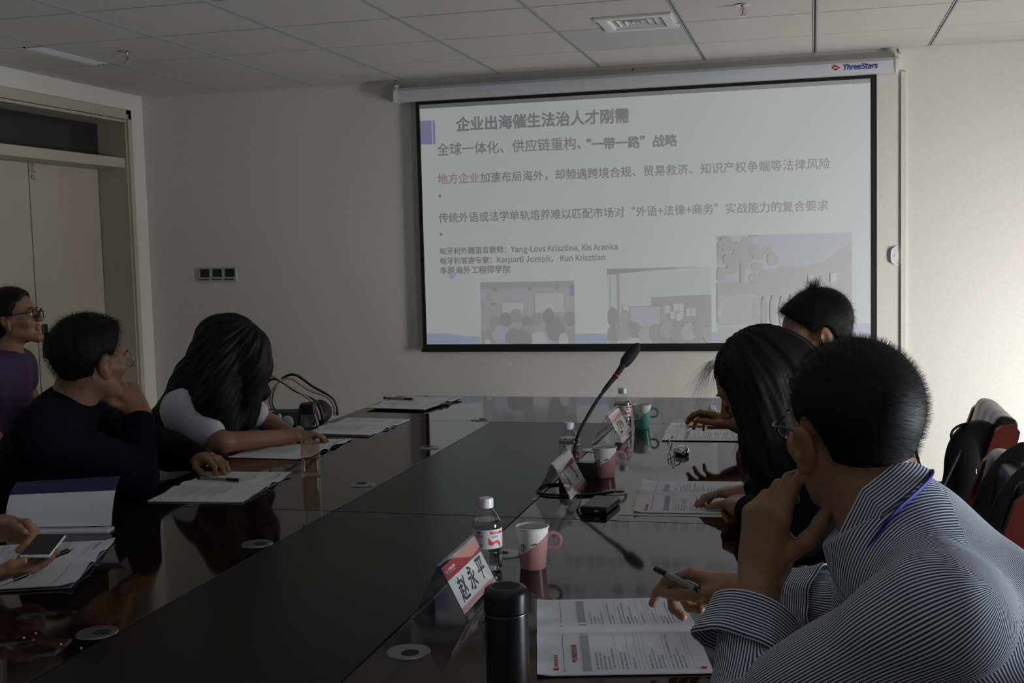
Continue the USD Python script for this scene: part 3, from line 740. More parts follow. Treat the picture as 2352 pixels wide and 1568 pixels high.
def make_card(label, loc, rot, style):
    n = thing("name_card", label, "name card", loc, rot)
    Lh, B, Hh = 0.1215, 0.054, 0.106
    sl = math.hypot(B, Hh)
    shell = []
    for s in (-1, 1):
        mid = (s * B / 2, 0, Hh / 2)
        ang = math.atan2(Hh, B)
        for off in (0.0, 0.003):
            shell.append(T(rbox(0, 0, 0, sl, 2 * Lh, 0.0012, 0.0003), (mid[0] + s * off * math.sin(ang), 0, mid[2] + off * math.cos(ang)), (0, s * ang, 0)))
    shell.append(rbox(0, 0, Hh + 0.002, 0.008, 2 * Lh, 0.002, 0.0005))
    shell += [rbox(s * (B + 0.002), 0, 0.0015, 0.010, 2 * Lh, 0.002, 0.0005) for s in (-1, 1)]
    obj("acrylic_stand", cat(shell), M["acrylic"], n, False)
    # face plane: x along +y (reads left to right for someone sitting at +x), y up the slope
    ang = math.atan2(Hh, B)
    up = np.array([-B, 0, Hh]) / sl
    F = lambda lift: frame4(np.array([B, 0, 0]) + np.array([Hh, 0, B]) / sl * lift, (0, 1, 0), up)
    card = obj("card", place(rbox(0, 0.063, 0, 2 * Lh - 0.012, 0.100, 0.0005), F(0.0014)), M["cardpaper"], n, False)
    P = lambda m, name, mm: obj(name, place(m, F(0.0018)), M[mm], card, False)
    w = Lh - 0.006
    if style == 0:
        P(rbox(0, 0.0985, 0, 2 * w, 0.029, 0.0003), "red_header", "cardred")
        P(cat([rbox(0, 0.0195, 0, 2 * w, 0.010, 0.0003)]), "red_footer", "cardpale")
        obj("header_lettering", place(cat([T(rbox(-w + 0.030 + 0.0085 * k + (k % 2) * 0.001, 0.101, 0, 0.0055, 0.006, 0.0002, 0, (0, 0, 0.2 * (k % 3 - 1))), (0, 0, 0)) for k in range(5)] + [rbox(-w + 0.045, 0.0945, 0, 0.045, 0.0008, 0.0002), lathe([(0.0045, 0), (0.0058, 0), (0.0058, 0.0002), (0.0045, 0.0002), (0.0045, 0)], 20, (-w + 0.016, 0.099, 0)), rbox(-w + 0.016, 0.099, 0, 0.004, 0.004, 0.0002)]), F(0.0022)), M["cardpaper"], card, False)
        txt = cat([T(flat_text(c, em=0.050, bold=1, thick=0.0003, shear=0.25), (x, y, 0)) for c, x, y in (("赵", -0.090, 0.034), ("永", -0.024, 0.038), ("平", 0.042, 0.040))])
        P(txt, "brush_lettering", "cardink")
    else:
        P(rbox(-0.0, 0.092 if style == 2 else 0.089, 0, 2 * w * (1.0 if style == 2 else 0.86), 0.022 if style == 2 else 0.016, 0.0003), "red_header", "cardpale" if style == 2 else "cardred")
        P(cat([rbox(0, 0.0195, 0, 2 * w, 0.008, 0.0003)]), "red_footer", "cardpale")
        if style == 1:
            sp_ = [[(-0.065, 0.070), (-0.050, 0.064), (-0.045, 0.060)], [(-0.060, 0.060), (-0.040, 0.056), (-0.035, 0.050)], [(-0.055, 0.054), (-0.045, 0.042), (-0.036, 0.034)], [(-0.046, 0.058), (-0.052, 0.036)],
                   [(0.030, 0.078), (0.052, 0.074)], [(0.040, 0.076), (0.052, 0.060), (0.058, 0.046)], [(0.046, 0.060), (0.064, 0.056)], [(0.044, 0.044), (0.070, 0.042)]]
        else:
            sp_ = [[(-0.06, 0.070), (-0.04, 0.066), (-0.036, 0.058)], [(-0.052, 0.066), (-0.060, 0.044)], [(-0.05, 0.054), (-0.032, 0.046)], [(-0.02, 0.070), (0.0, 0.064), (-0.008, 0.050), (0.008, 0.044)], [(-0.014, 0.060), (0.002, 0.056)], [(0.02, 0.074), (0.03, 0.066), (0.04, 0.07)], [(0.028, 0.062), (0.05, 0.058), (0.046, 0.046)], [(0.034, 0.068), (0.03, 0.044)], [(-0.06, 0.034), (-0.03, 0.036), (0.0, 0.031)]]
        P(strokes(sp_, 0.0095), "brush_lettering", "cardink")
    return n


make_card("large acrylic name card with red header beside the black thermos", (-0.712, 2.238, TZ), 0.0, 0)
make_card("acrylic name card with short red bar in front of the microphone", (-0.724, 3.315, TZ), 0.0, 1)
make_card("acrylic name card with pale header farthest down the table", (-0.734, 4.285, TZ), 0.0, 2)

# black thermos
th = thing("thermos", "matte black steel thermos standing beside the nearest booklet", "thermos", (-0.460, 1.690, TZ))
obj("flask", lathe([(0, 0.0), (0.031, 0.0), (0.0335, 0.003), (0.0335, 0.160), (0.0325, 0.163), (0, 0.163)], 48), M["blackplastic"], th, 40)
obj("steel_band", lathe([(0.030, 0.1625), (0.0338, 0.1635), (0.0338, 0.1655), (0.030, 0.1665)], 48), M["steel"], th, 40)
obj("lid", lathe([(0, 0.166), (0.0333, 0.166), (0.0343, 0.168), (0.0343, 0.194), (0.0325, 0.201), (0.028, 0.2045), (0.023, 0.2052), (0, 0.2050)], 48), M["blackplastic"], th, 40)
obj("lid_disc", lathe([(0, 0.2052), (0.022, 0.2054), (0.0222, 0.2050), (0, 0.2046)][::-1], 40), M["blackmatte"], th, 40)

# clear tea tumbler on the left
tm = thing("tea_tumbler", "tall clear tumbler of tea with a black lid on the left strip", "bottle", (-1.590, 3.462, TZ))
obj("wall", lathe([(0, 0.003), (0.026, 0.0), (0.030, 0.002), (0.0312, 0.006), (0.0318, 0.165), (0.0305, 0.178), (0.0245, 0.196), (0.0235, 0.212), (0.0232, 0.216)], 40), M["glass"], tm, True)
obj("tea", lathe([(0, 0.005), (0.027, 0.005), (0.0295, 0.008), (0.0302, 0.110), (0, 0.110)], 40), M["tea"], tm, 40)
obj("lid", lathe([(0, 0.204), (0.0245, 0.204), (0.0252, 0.206), (0.0258, 0.236), (0.0245, 0.2385), (0.022, 0.2385), (0.021, 0.236), (0, 0.236)], 40), M["blackplastic"], tm, 40)
obj("lid_strap", tube(spline([(-0.0262, 0.002, 0.230), (-0.030, 0, 0.215), (-0.032, 0, 0.185), (-0.0325, 0, 0.165)], 10), 0.003, 6, 2.0), M["blackplastic"], tm)

# gooseneck microphone
mc = thing("microphone", "black gooseneck conference microphone leaning over the table", "microphone", (-0.715, 3.575, TZ), 0)
prb = trimesh.creation.extrude_polygon(Polygon([(-0.085, 0), (0.075, 0), (0.075, 0.022), (-0.03, 0.050), (-0.085, 0.056)]), 0.11, engine="earcut")
obj("base", place(prb, frame4((-0.055, 0, 0), (0, 1, 0), (0, 0, 1))), M["blackplastic"], mc, False)
obj("display", place(rbox(0, 0, 0, 0.050, 0.028, 0.001), frame4((0.026, -0.0, 0.0433), (1, 0, 0), (0, 0.966, -0.258))), M["greyplastic"], mc, False)
obj("talk_button", place(rbox(0, 0, 0, 0.03, 0.016, 0.003, 0.001), frame4((-0.022, 0.035, 0.0345), (1, 0, 0), (0, 0.966, -0.258))), M["blackmatte"], mc, False)
neck = spline([(-0.012, -0.05, 0.045), (-0.010, -0.02, 0.115), (0.006, 0.06, 0.170), (0.036, 0.16, 0.232), (0.075, 0.235, 0.288)], 40)
nr = np.interp(np.linspace(0, 1, 40), [0, 0.48, 0.5, 0.8, 0.82, 1.0], [0.0052, 0.0052, 0.0058, 0.0055, 0.0072, 0.0085])
obj("gooseneck", tube(neck, nr, 12), M["blackmatte"], mc)
obj("red_ring", tube([(0.0745, 0.234, 0.2872), (0.0765, 0.2375, 0.2908)], 0.0105, 16), M["logo_red"], mc)
obj("neck_collar", tube(spline([(0.0765, 0.2375, 0.2908), (0.095, 0.272, 0.322)], 8), [0.0085, 0.0095, 0.0095, 0.010, 0.010, 0.0105, 0.0105, 0.011], 12), M["blackmatte"], mc)
obj("foam_windscreen", tube(spline([(0.093, 0.268, 0.319), (0.098, 0.276, 0.326), (0.115, 0.305, 0.352), (0.130, 0.330, 0.374), (0.137, 0.342, 0.384), (0.140, 0.347, 0.388)], 14), [0.006, 0.014, 0.0175, 0.019, 0.0195, 0.020, 0.020, 0.020, 0.0195, 0.0188, 0.0175, 0.015, 0.010, 0.003], 16), M["blackmatte"], mc)
cable = spline([(-0.70, 3.485, TZ + 0.020), (-0.715, 3.44, TZ + 0.005), (-0.785, 3.40, TZ + 0.004), (-0.800, 3.33, TZ + 0.004), (-0.765, 3.265, TZ + 0.004), (-0.70, 3.26, TZ + 0.004), (-0.62, 3.285, TZ + 0.004), (-0.572, 3.325, TZ + 0.004)], 50)
obj("cable", tube(cable - np.array([-0.715, 3.575, TZ]), 0.0035, 8), M["blackplastic"], mc)

# power bank
pb = thing("power_bank", "black rectangular power bank on the table beside the second cup", "power bank", (-0.572, 3.115, TZ), -0.10)
obj("case", rbox(0, 0, 0.011, 0.074, 0.145, 0.022, 0.004), M["blackplastic"], pb, 40)
obj("port", rbox(0.01, -0.0726, 0.011, 0.012, 0.001, 0.005), M["greyplastic"], pb, False)

# folded spectacles lying upside down
eg = thing("spectacles", "folded thin-rimmed spectacles lying on the table", "glasses", (-0.480, 3.985, TZ), -1.25)
ring_ = lambda cx: np.stack([cx + 0.025 * np.cos(np.linspace(0, 2 * np.pi, 25)), 0 * np.linspace(0, 1, 25), 0.024 + 0.021 * np.sin(np.linspace(0, 2 * np.pi, 25))], 1)
obj("rim", cat([tube(ring_(c), 0.0012, 6) for c in (-0.033, 0.033)] + [tube(spline([(-0.009, 0, 0.028), (0, -0.003, 0.032), (0.009, 0, 0.028)], 8), 0.0013, 6)]), M["chrome"], eg)
for c in (-0.033, 0.033):
    obj("lens", T(lathe([(0, 0.0005), (0.0245, 0.0), (0.0245, -0.0008), (0, -0.0003)][::-1], 28), (c, 0, 0.024), (math.pi / 2, 0, 0)), M["acrylic"], eg, True)
for s in (-1, 1):
    obj("temple", tube(spline([(s * 0.060, 0.001, 0.030), (s * 0.062, 0.010, 0.028), (s * 0.030, 0.020 + 0.006 * s, 0.016), (-s * 0.030, 0.024 + 0.006 * s, 0.012), (-s * 0.066, 0.030, 0.006)], 20), 0.0022, 8), M["chrome"], eg)
obj("case_clip", T(lathe([(0, 0.0), (0.022, 0.0), (0.028, 0.008), (0.022, 0.024), (0.008, 0.030), (0, 0.030)], 24), (0.012, 0.035, 0.0)), M["chrome"], eg, True)


# ------------------------------------------------------------------ booklets
def make_booklet(label, loc, ang, seed, title=False, rows=(24, 24), lift=0.0, curl=(0.0, 0.0), bars=True, under=None):
    """An open A4 booklet; local u runs head to foot of the page, v to the reader's right. ang: world direction of u."""
    r = random.Random(seed)
    bk = thing("booklet", label, "booklet", loc, ang)

    def surf(u, v, lft=0.0):
        x = (u - 0.5) * 0.297
        y = (v - 0.5) * 0.42
        s = np.abs(y)
        z = 0.004 + 0.007 * np.exp(-((s - 0.035) / 0.035) ** 2) - 0.004 * np.exp(-(s / 0.008) ** 2)
        z = z + 0.0015 * np.sin(u * 5 + seed) * np.exp(-((s - 0.06) / 0.05) ** 2)
        z = z + curl[0] * np.clip((v - 0.75) / 0.25, 0, 1) ** 2 + curl[1] * np.clip((0.25 - v) / 0.25, 0, 1) ** 2
        z = z + (0.002 + 0.002 * (seed % 3)) * np.clip((0.08 - u) / 0.08, 0, 1) * np.sin(v * 9 + seed) ** 2
        return np.stack([x, y, z + lft], -1)
    pages = obj("page", sheet(lambda u, v: surf(u, v * 0.5), 12, 20, 0.0022), M["paper"], bk, 40)
    obj("page", sheet(lambda u, v: surf(u, 0.5 + v * 0.5), 12, 20, 0.0022), M["paper"], bk, 40)
    obj("back_cover", rbox(0, 0, 0.0007, 0.294, 0.416, 0.0014), M["s_blk"] if seed % 2 else M["printgrey"], bk, False)
    V, F_ = [], []

    def quad(u0, u1, v0, v1, store, n=2):
        k = len(store[0])
        vs = np.linspace(v0, v1, n + 1)
        for vv in vs:
            for uu in (u0, u1):
                store[0].append(surf(np.array(uu), np.array(vv), 0.0004))
        for i in range(n):
            a = k + 2 * i
            store[1].extend([(a, a + 1, a + 3), (a, a + 3, a + 2)])
    black, grey, red = ([], []), ([], []), ([], [])
    for side in (0, 1):
        v0, v1 = (0.035, 0.455) if side == 0 else (0.555, 0.965)
        quad(0.155, 0.158, v0 - 0.01, v1 + 0.01, black, 8)
        if bars and (side == 0 or title):
            quad(0.265, 0.315, v0, v1, grey, 8)
        elif bars:
            quad(0.235, 0.285, v0, v1 - 0.1, grey, 8)
        for k in range(rows[side]):
            u = 0.345 + 0.022 * k * 24 / max(rows[side], 1) * 1.1
            if u > 0.93:
                break
            ln = r.choice((0.35, 0.5, 0.6, 0.75, 0.9, 0.4))
            v = v0 + 0.012
            if r.random() < 0.12:
                quad(u + 0.004, u + 0.0052, v0, v1, black, 8)
                continue
            while v < v0 + (v1 - v0) * ln:
                w = 0.0045
                if r.random() < 0.86:
                    hh = 0.0105
                    a = u + r.random() * 0.002
                    q = r.random()
                    quad(a, a + 0.0022, v, v + w, black, 1)
                    if q > 0.25:
                        quad(a + hh * 0.45, a + hh * 0.62, v, v + w * 0.9, black, 1)
                    quad(a, a + hh, v + w * (0.15 if q < 0.5 else 0.55), v + w * (0.38 if q < 0.5 else 0.8), black, 1)
                v += w * 1.28
        if side == 0:
            quad(0.095, 0.125, 0.05, 0.075, red, 1)
            for k in range(7):
                quad(0.10, 0.122, 0.09 + 0.02 * k, 0.102 + 0.02 * k, red, 1)
    obj("printed_text", trimesh.Trimesh(np.array(black[0]), np.array(black[1]), process=False), M["print"], bk, False)
    if grey[0]:
        obj("grey_band", trimesh.Trimesh(np.array(grey[0]), np.array(grey[1]), process=False), M["printgrey"], bk, False)
    obj("emblem_line", trimesh.Trimesh(np.array(red[0]), np.array(red[1]), process=False), M["printred"] if bars else M["printgrey"], bk, False)
    if title:
        t = flat_text("平行论坛发言分组", 0.080, bold=2, thick=0.0002)
        v = np.array(t.vertices)
        uu, vv = 0.235 - v[:, 1] / 0.297, 0.135 + v[:, 0] / 0.42
        p = surf(uu, vv, 0.0004)
        p[:, 2] += v[:, 2]
        t.vertices = p
        t.invert()
        obj("red_title", t, M["printred"], bk, False)
        e = trimesh.creation.cylinder(0.0055, 0.0003, sections=18)
        obj("red_seal", T(e, surf(np.array(0.955), np.array(0.05), 0.0006)), M["printred"], bk, False)
    return bk


bk1 = make_booklet("open booklet with red title nearest the camera, right side", (-0.358, 2.092, TZ), math.atan2(0.07, 0.295), 1, title=True)
make_booklet("open booklet under the long-haired woman's hand, right side", (-0.343, 3.290, TZ + 0.0016), 0.08, 2, rows=(22, 22))
make_booklet("open booklet farthest down the right side under the yellow card", (-0.405, 4.462, TZ), 0.04, 3, rows=(20, 20))
make_booklet("open booklet with a black pen across it, left side by the tumbler", (-1.787, 3.240, TZ), math.pi + 0.09, 4, bars=False, rows=(20, 22), curl=(0.0, 0.006))
make_booklet("open booklet under the white-shirted woman's forearm, left side", (-1.880, 3.935, TZ), math.pi - 0.02, 5, bars=False, rows=(20, 20))
make_booklet("open booklet lying behind the tumbler, left side with nothing on it", (-1.830, 4.452, TZ), math.pi - 0.06, 6, bars=False, rows=(18, 20), curl=(0.004, 0.004))
make_booklet("open booklet with a pen across it at the far left end of the table", (-1.820, 5.155, TZ + 0.0068), math.pi - 0.13, 10, bars=False, rows=(16, 16))
bk7 = make_booklet("open booklet under the phone at the left edge of the picture", (-1.800, 2.330, TZ), math.pi + 0.36, 8, bars=False, rows=(22, 24), curl=(0.004, 0.0))
ls = tag(obj("loose_sheet", rbox(-0.372, 3.255, TZ + 0.0006, 0.297, 0.40, 0.0012, 0, (0, 0, 0.05)), M["cardpaper"], None, False), "plain sheets lying under the long-haired woman's booklet", "paper")
nb = thing("notebook", "black notebook under the booklet at the far left end", "notebook", (-1.770, 5.255, TZ), 0.1)
obj("cover", rbox(0, 0, 0.0025, 0.22, 0.27, 0.005, 0.001), M["blackplastic"], nb, False)
obj("pages", rbox(0.01, 0.07, 0.0056, 0.19, 0.10, 0.0014), M["paper"], nb, False)

# the propped cover behind the phone user's booklet
M["navyprint"] = plain("cover_navy", (0.022, 0.032, 0.095), 0.5)


def cover(u, v):
    x = -0.145 + 0.29 * u
    y = 0.035 * v + 0.05 * v ** 2
    z = 0.012 + 0.125 * np.sin(v * 1.25) - 0.012 * (1 - u) * v
    return np.stack([x, y, z], -1)


cv = thing("folded_programme", "white and navy programme cover standing up behind the phone user's booklet", "booklet", (-1.956, 2.652, TZ), 0.22)
obj("white_page", sheet(lambda u, v: cover(u, v * 0.62), 10, 10, 0.001), M["paper"], cv, True)
obj("navy_page", sheet(lambda u, v: cover(u, 0.62 + v * 0.38), 10, 8, 0.001), M["navyprint"], cv, True)
obj("base_pages", rbox(0, -0.005, 0.003, 0.29, 0.05, 0.006), M["paper"], cv, False)

# ------------------------------------------------------------------ pens and small things
M["penclear"] = plain("pen_barrel_smoke", (0.25, 0.25, 0.27), 0.15)
M["penred"] = plain("pencil_red", (0.5, 0.03, 0.03), 0.35)


def make_pen(label, a, b, name="pen", body="penclear", grip="blackplastic", tip="chrome", catg="pen", r=0.0052):
    a, b = np.array(a, float), np.array(b, float)
    d = b - a
    L = np.linalg.norm(d)
    d = d / L
    p = thing(name, label, catg, tuple(a))
    P = lambda t: d * L * t
    obj("barrel", tube([P(0.30), P(0.60), P(0.97)], r, 12), M[body], p)
    obj("grip", tube([P(0.08), P(0.12), P(0.34)], [r * 0.85, r * 1.08, r * 1.08], 12), M[grip], p)
    obj("tip", tube([P(0.0), P(0.04), P(0.085)], [0.0008, r * 0.45, r * 0.8], 10), M[tip], p)
    obj("end_cap", tube([P(0.93), P(0.99), P(1.0)], [r * 1.05, r * 1.05, r * 0.7], 12), M[grip], p)
    u = np.cross(d, (0, 0, 1))
    n = np.cross(u, d)
    n = n / np.linalg.norm(n)
    obj("clip", tube([P(0.97) + n * r, P(0.95) + n * (r + 0.002), P(0.75) + n * (r + 0.0018), P(0.72) + n * r], 0.0013, 6), M[tip], p)
    return p


make_pen("black gel pen lying on the open booklet by the tumbler", (-1.737, 3.275, TZ + 0.018), (-1.905, 3.291, TZ + 0.018))
make_pen("black gel pen lying on the far left booklet", (-1.830, 5.180, TZ + 0.023), (-2.000, 5.206, TZ + 0.023))
make_pen("red pencil lying behind the far right booklet", (-0.365, 4.738, TZ + 0.004), (-0.510, 4.722, TZ + 0.004), "pencil", "penred", "penred", "cardpaper", "pencil", 0.0038)
make_pen("black pen lying on the far right booklet", (-0.410, 4.486, TZ + 0.014), (-0.285, 4.495, TZ + 0.014), "pen", "blackplastic")
make_pen("silver-tipped pen under the phone at the left edge", (-1.618, 2.245, TZ + 0.072), (-1.690, 2.125, TZ + 0.048))
M["yellowcard"] = plain("yellow_card", (0.55, 0.50, 0.28), 0.7)
tag(obj("memo_card", rbox(-0.405, 4.580, TZ + 0.0145, 0.15, 0.09, 0.0012, 0, (0, 0, 0.03)), M["yellowcard"], None, False), "small yellow card on the far right booklet", "card")
us = thing("usb_stick", "small grey oval stick lying on the yellow card", "usb stick", (-0.432, 4.585, TZ + 0.0155), 0.9)
obj("body", trimesh.Trimesh(*[x for x in (trimesh.creation.icosphere(3, 1.0).vertices * np.array([0.007, 0.022, 0.006]) + np.array([0, 0, 0.006]), trimesh.creation.icosphere(3, 1.0).faces)]), M["greyplastic"], us, True)
obj("plug", rbox(0, 0.024, 0.005, 0.010, 0.010, 0.004), M["steel"], us, False)
cr = []
for (x, y) in ((-1.470, 1.872), (-1.464, 1.899), (-1.374, 1.852), (-1.322, 1.840), (-1.44, 2.02), (-1.20, 1.9)):
    cr.append(T(trimesh.creation.icosphere(1, 0.0022), (x, y, TZ + 0.0008)))
tag(obj("paper_crumbs", cat(cr[:4]), M["paper"], None, False), "a few white crumbs on the near left of the table", "crumbs", None, "stuff")

# phone held at the left edge
M["phoneglass"] = plain("phone_screen", (0.003, 0.003, 0.004), 0.08, specular_ior_level=0.15)
PH0 = np.array([-1.599, 2.116, 0.862])
phx, phy = np.array([-0.35, 0.93, 0.10]), np.array([-0.93, -0.35, 0.06])
FM = frame4((0, 0, 0), phx, phy)
ph = thing("smartphone", "silver-edged smartphone held over the booklet at the left edge", "phone", tuple(PH0))
obj("body", place(rbox(0, 0, 0, 0.128, 0.061, 0.0078, 0.0022), FM), M["whiteplastic"], ph, 40)
obj("screen", place(rbox(0, 0, 0.0040, 0.124, 0.0575, 0.0008, 0.0003), FM), M["phoneglass"], ph, False)

# ------------------------------------------------------------------ smooth bodies: signed distances polygonised on a sparse grid
V3 = lambda *a: np.array(a, float)


def unit(v):
    v = np.asarray(v, float)
    return v / np.linalg.norm(v)


class Prim:
    def __init__(self, op, fn, k, c, r):
        self.op, self.fn, self.k, self.c, self.r = op, fn, k, np.asarray(c, float), r


def cap(a, b, ra, rb, k=0.02, op="u"):
    a, b = np.asarray(a, np.float32), np.asarray(b, np.float32)
    ba = b - a
    L2 = max(float(ba @ ba), 1e-9)

    def fn(p):
        q = p - a
        t = np.clip((q @ ba) / L2, 0, 1)
        return np.linalg.norm(q - t[..., None] * ba, axis=-1) - (ra + t * (rb - ra))
    return Prim(op, fn, k, (a + b) / 2, math.sqrt(L2) / 2 + max(ra, rb))


def ell(c, rad, R=None, k=0.02, op="u"):
    c, rad = np.asarray(c, np.float32), np.asarray(rad, np.float32)
    Rm = np.eye(3, dtype=np.float32) if R is None else np.asarray(R, np.float32)

    def fn(p):
        q = (p - c) @ Rm
        k0 = np.linalg.norm(q / rad, axis=-1)
        k1 = np.linalg.norm(q / (rad * rad), axis=-1)
        return k0 * (k0 - 1) / np.maximum(k1, 1e-6)
    return Prim(op, fn, k, c, float(rad.max()))


def rboxp(c, half, r, R=None, k=0.02, op="u"):
    c, half = np.asarray(c, np.float32), np.asarray(half, np.float32) - r
    Rm = np.eye(3, dtype=np.float32) if R is None else np.asarray(R, np.float32)

    def fn(p):
        q = np.abs((p - c) @ Rm) - half
        return np.linalg.norm(np.maximum(q, 0), axis=-1) + np.minimum(q.max(-1), 0) - r
    return Prim(op, fn, k, c, float(np.linalg.norm(half)) + r)


def plane(pt, n, k=0.005):
    """Keeps the side that the normal points away from."""
    pt, n = np.asarray(pt, np.float32), unit(n).astype(np.float32)
    return Prim("i", lambda p: (p - pt) @ n, k, pt, 0)


def func(op, fn, k):
    return Prim(op, fn, k, (0, 0, 0), 0)


def smin(a, b, k):
    h = np.clip(0.5 + 0.5 * (b - a) / k, 0, 1)
    return b + (a - b) * h - k * h * (1 - h)


def combine(d, prim, f):
    if prim.op == "u":
        return smin(d, f, prim.k)
    if prim.op == "s":
        return -smin(-d, f, prim.k)
    return -smin(-d, -f, prim.k)


def sdf_mesh(prims, h, disp=None, amp=0.0, pad=0.02):
    B = 8
    us = [q for q in prims if q.op == "u"]
    lo = np.min([q.c - q.r for q in us], 0) - pad
    hi = np.max([q.c + q.r for q in us], 0) + pad
    nb = np.ceil((hi - lo) / (B * h)).astype(int)
    g = np.stack(np.meshgrid(*[np.arange(n) for n in nb], indexing="ij"), -1).reshape(-1, 3)
    ctr = (lo + (g + 0.5 - 0.5 / B) * B * h).astype(np.float32)
    Rb = B * h * math.sqrt(3) / 2
    d, fcs = np.full(len(ctr), 9.0, np.float32), []
    for q in prims:
        f = q.fn(ctr).astype(np.float32)
        fcs.append(f)
        d = combine(d, q, f)
    act = np.nonzero(np.abs(d) < Rb * 1.35 + amp + h)[0]
    off = np.stack(np.meshgrid(*[np.arange(B)] * 3, indexing="ij"), -1).reshape(-1, 3)
    pts = (lo + (g[act][:, None, :] * B + off[None]) * h).astype(np.float32)
    D = np.full(pts.shape[:2], 9.0, np.float32)
    dc = d[act]
    for q, f in zip(prims, fcs):
        fa = f[act]
        if q.op == "u":
            rel = fa < np.maximum(dc, 0) + 2.2 * Rb + q.k
        elif q.op == "s":
            rel = fa < 2.2 * Rb + q.k
        else:
            rel = fa > -2.2 * Rb - q.k
        rel = np.nonzero(rel)[0]
        if len(rel):
            D[rel] = combine(D[rel], q, q.fn(pts[rel]).astype(np.float32))
    if disp is not None:
        D += disp(pts).astype(np.float32)
    grid = np.empty((*nb, B, B, B), np.float32)
    grid.reshape(-1, B * B * B)[:] = d[:, None]
    grid.reshape(-1, B * B * B)[act] = D
    grid = grid.transpose(0, 3, 1, 4, 2, 5).reshape(nb * B)
    return surface_nets(grid, lo, h)


def surface_nets(s, lo, h):
    neg = s < 0
    n = np.array(s.shape)
    cnt = np.zeros(n - 1, np.int8)
    for o in np.ndindex(2, 2, 2):
        cnt += neg[o[0]:n[0] - 1 + o[0], o[1]:n[1] - 1 + o[1], o[2]:n[2] - 1 + o[2]]
    cell = np.argwhere((cnt > 0) & (cnt < 8))
    idx = np.full(n - 1, -1, np.int64)
    idx[tuple(cell.T)] = np.arange(len(cell))
    acc, w = np.zeros((len(cell), 3)), np.zeros(len(cell))
    for ax in range(3):
        for o in np.ndindex(2, 2):
            a = np.zeros(3, int)
            a[[k for k in range(3) if k != ax]] = o
            b = a.copy()
            b[ax] = 1
            sa, sb = s[tuple((cell + a).T)], s[tuple((cell + b).T)]
            m = (sa < 0) != (sb < 0)
            t = sa[m] / (sa[m] - sb[m])
            acc[m] += a + t[:, None] * (b - a)
            w[m] += 1
    v = lo + (cell + acc / w[:, None]) * h
    F = []
    for ax in range(3):
        o1, o2 = [k for k in range(3) if k != ax]
        e = np.eye(3, dtype=int)
        A = np.argwhere(np.take(neg, range(0, n[ax] - 1), ax) != np.take(neg, range(1, n[ax]), ax))
        A = A[(A[:, o1] > 0) & (A[:, o2] > 0) & (A[:, o1] < n[o1] - 1) & (A[:, o2] < n[o2] - 1)]
        q = np.stack([idx[tuple((A - e[o1] - e[o2]).T)], idx[tuple((A - e[o2]).T)], idx[tuple(A.T)], idx[tuple((A - e[o1]).T)]], 1)
        flip = ~neg[tuple(A.T)]
        if ax == 1:
            flip = ~flip
        q[flip] = q[flip][:, ::-1]
        F.append(q[(q >= 0).all(1)])
    F = np.vstack(F)
    return trimesh.Trimesh(v, np.vstack([F[:, [0, 1, 2]], F[:, [0, 2, 3]]]), process=False)


def frame(fwd, up):
    """Columns left, forward, up of something that faces fwd."""
    u = unit(up)
    f = np.asarray(fwd, float)
    f = unit(f - u * (f @ u))
    return np.stack([np.cross(u, f), f, u], 1)


# ------------------------------------------------------------------ head, hand, torso
def head(c, R, s=1.0, fem=False):
    c = np.asarray(c, float)
    W = lambda x, y, z: c + R @ (np.array([x, y, z]) * s)
    E = lambda p, r, k, op="u", rot=None: ell(W(*p), np.array(r) * s, R if rot is None else R @ rot, k, op)
    C = lambda a, b, ra, rb, k, op="u": cap(W(*a), W(*b), ra * s, rb * s, k, op)
    j = 0.9 if fem else 1.0
    P = [E((0, -0.014, 0.036), (0.076, 0.096, 0.084), 0.01), E((0, 0.020, -0.035), (0.0605 * j, 0.068, 0.074), 0.03), E((0, 0.050, 0.035), (0.056, 0.040, 0.048), 0.02)]
    for q in (-1, 1):
        P += [C((q * 0.052 * j, 0.002, -0.055), (q * 0.014, 0.072, -0.100), 0.020, 0.017, 0.025), E((q * 0.040, 0.060, -0.024), (0.022, 0.024, 0.026), 0.02)]
    for q in (-1, 1):
        P.append(C((q * 0.056 * j, 0.048, -0.020), (q * 0.066, 0.002, -0.014), 0.013, 0.013, 0.022))
    P += [E((0, 0.078, -0.101), (0.018 * j, 0.015, 0.014), 0.018), C((-0.036, 0.082, 0.022), (0.036, 0.082, 0.022), 0.010, 0.010, 0.016)]
    for q in (-1, 1):
        P += [E((q * 0.032, 0.099, 0.001), (0.017, 0.014, 0.012), 0.012, "s"), E((q * 0.031, 0.077, 0.001), (0.0135, 0.0135, 0.012), 0.004)]
    P += [C((0, 0.086, 0.014), (0, 0.110, -0.026), 0.0075, 0.0105, 0.010), E((0.012, 0.099, -0.031), (0.0085, 0.011, 0.0075), 0.006), E((-0.012, 0.099, -0.031), (0.0085, 0.011, 0.0075), 0.006)]
    P += [E((0, 0.0890, -0.0560), (0.023, 0.0085, 0.0062), 0.010), E((0, 0.0870, -0.0675), (0.019, 0.0090, 0.0075), 0.010), E((0, 0.100, -0.0618), (0.024, 0.0045, 0.0012), 0.003, "s")]
    for q in (-1, 1):
        rot = trimesh.transformations.euler_matrix(0.15, q * 0.22, q * -0.35)[:3, :3]
        P += [E((q * 0.083, -0.010, -0.012), (0.0085, 0.019, 0.033), 0.006, "u", rot), E((q * 0.094, -0.005, -0.006), (0.0075, 0.010, 0.017), 0.004, "s", rot), E((q * 0.080, -0.002, -0.040), (0.007, 0.010, 0.010), 0.006, "u", rot)]
    return P


def neck_to(c, R, base, s=1.0, r=0.056):
    c = np.asarray(c, float)
    return [cap(c + R @ (np.array([0, -0.024, -0.040]) * s), base, r * s, r * 1.1 * s, 0.025)]


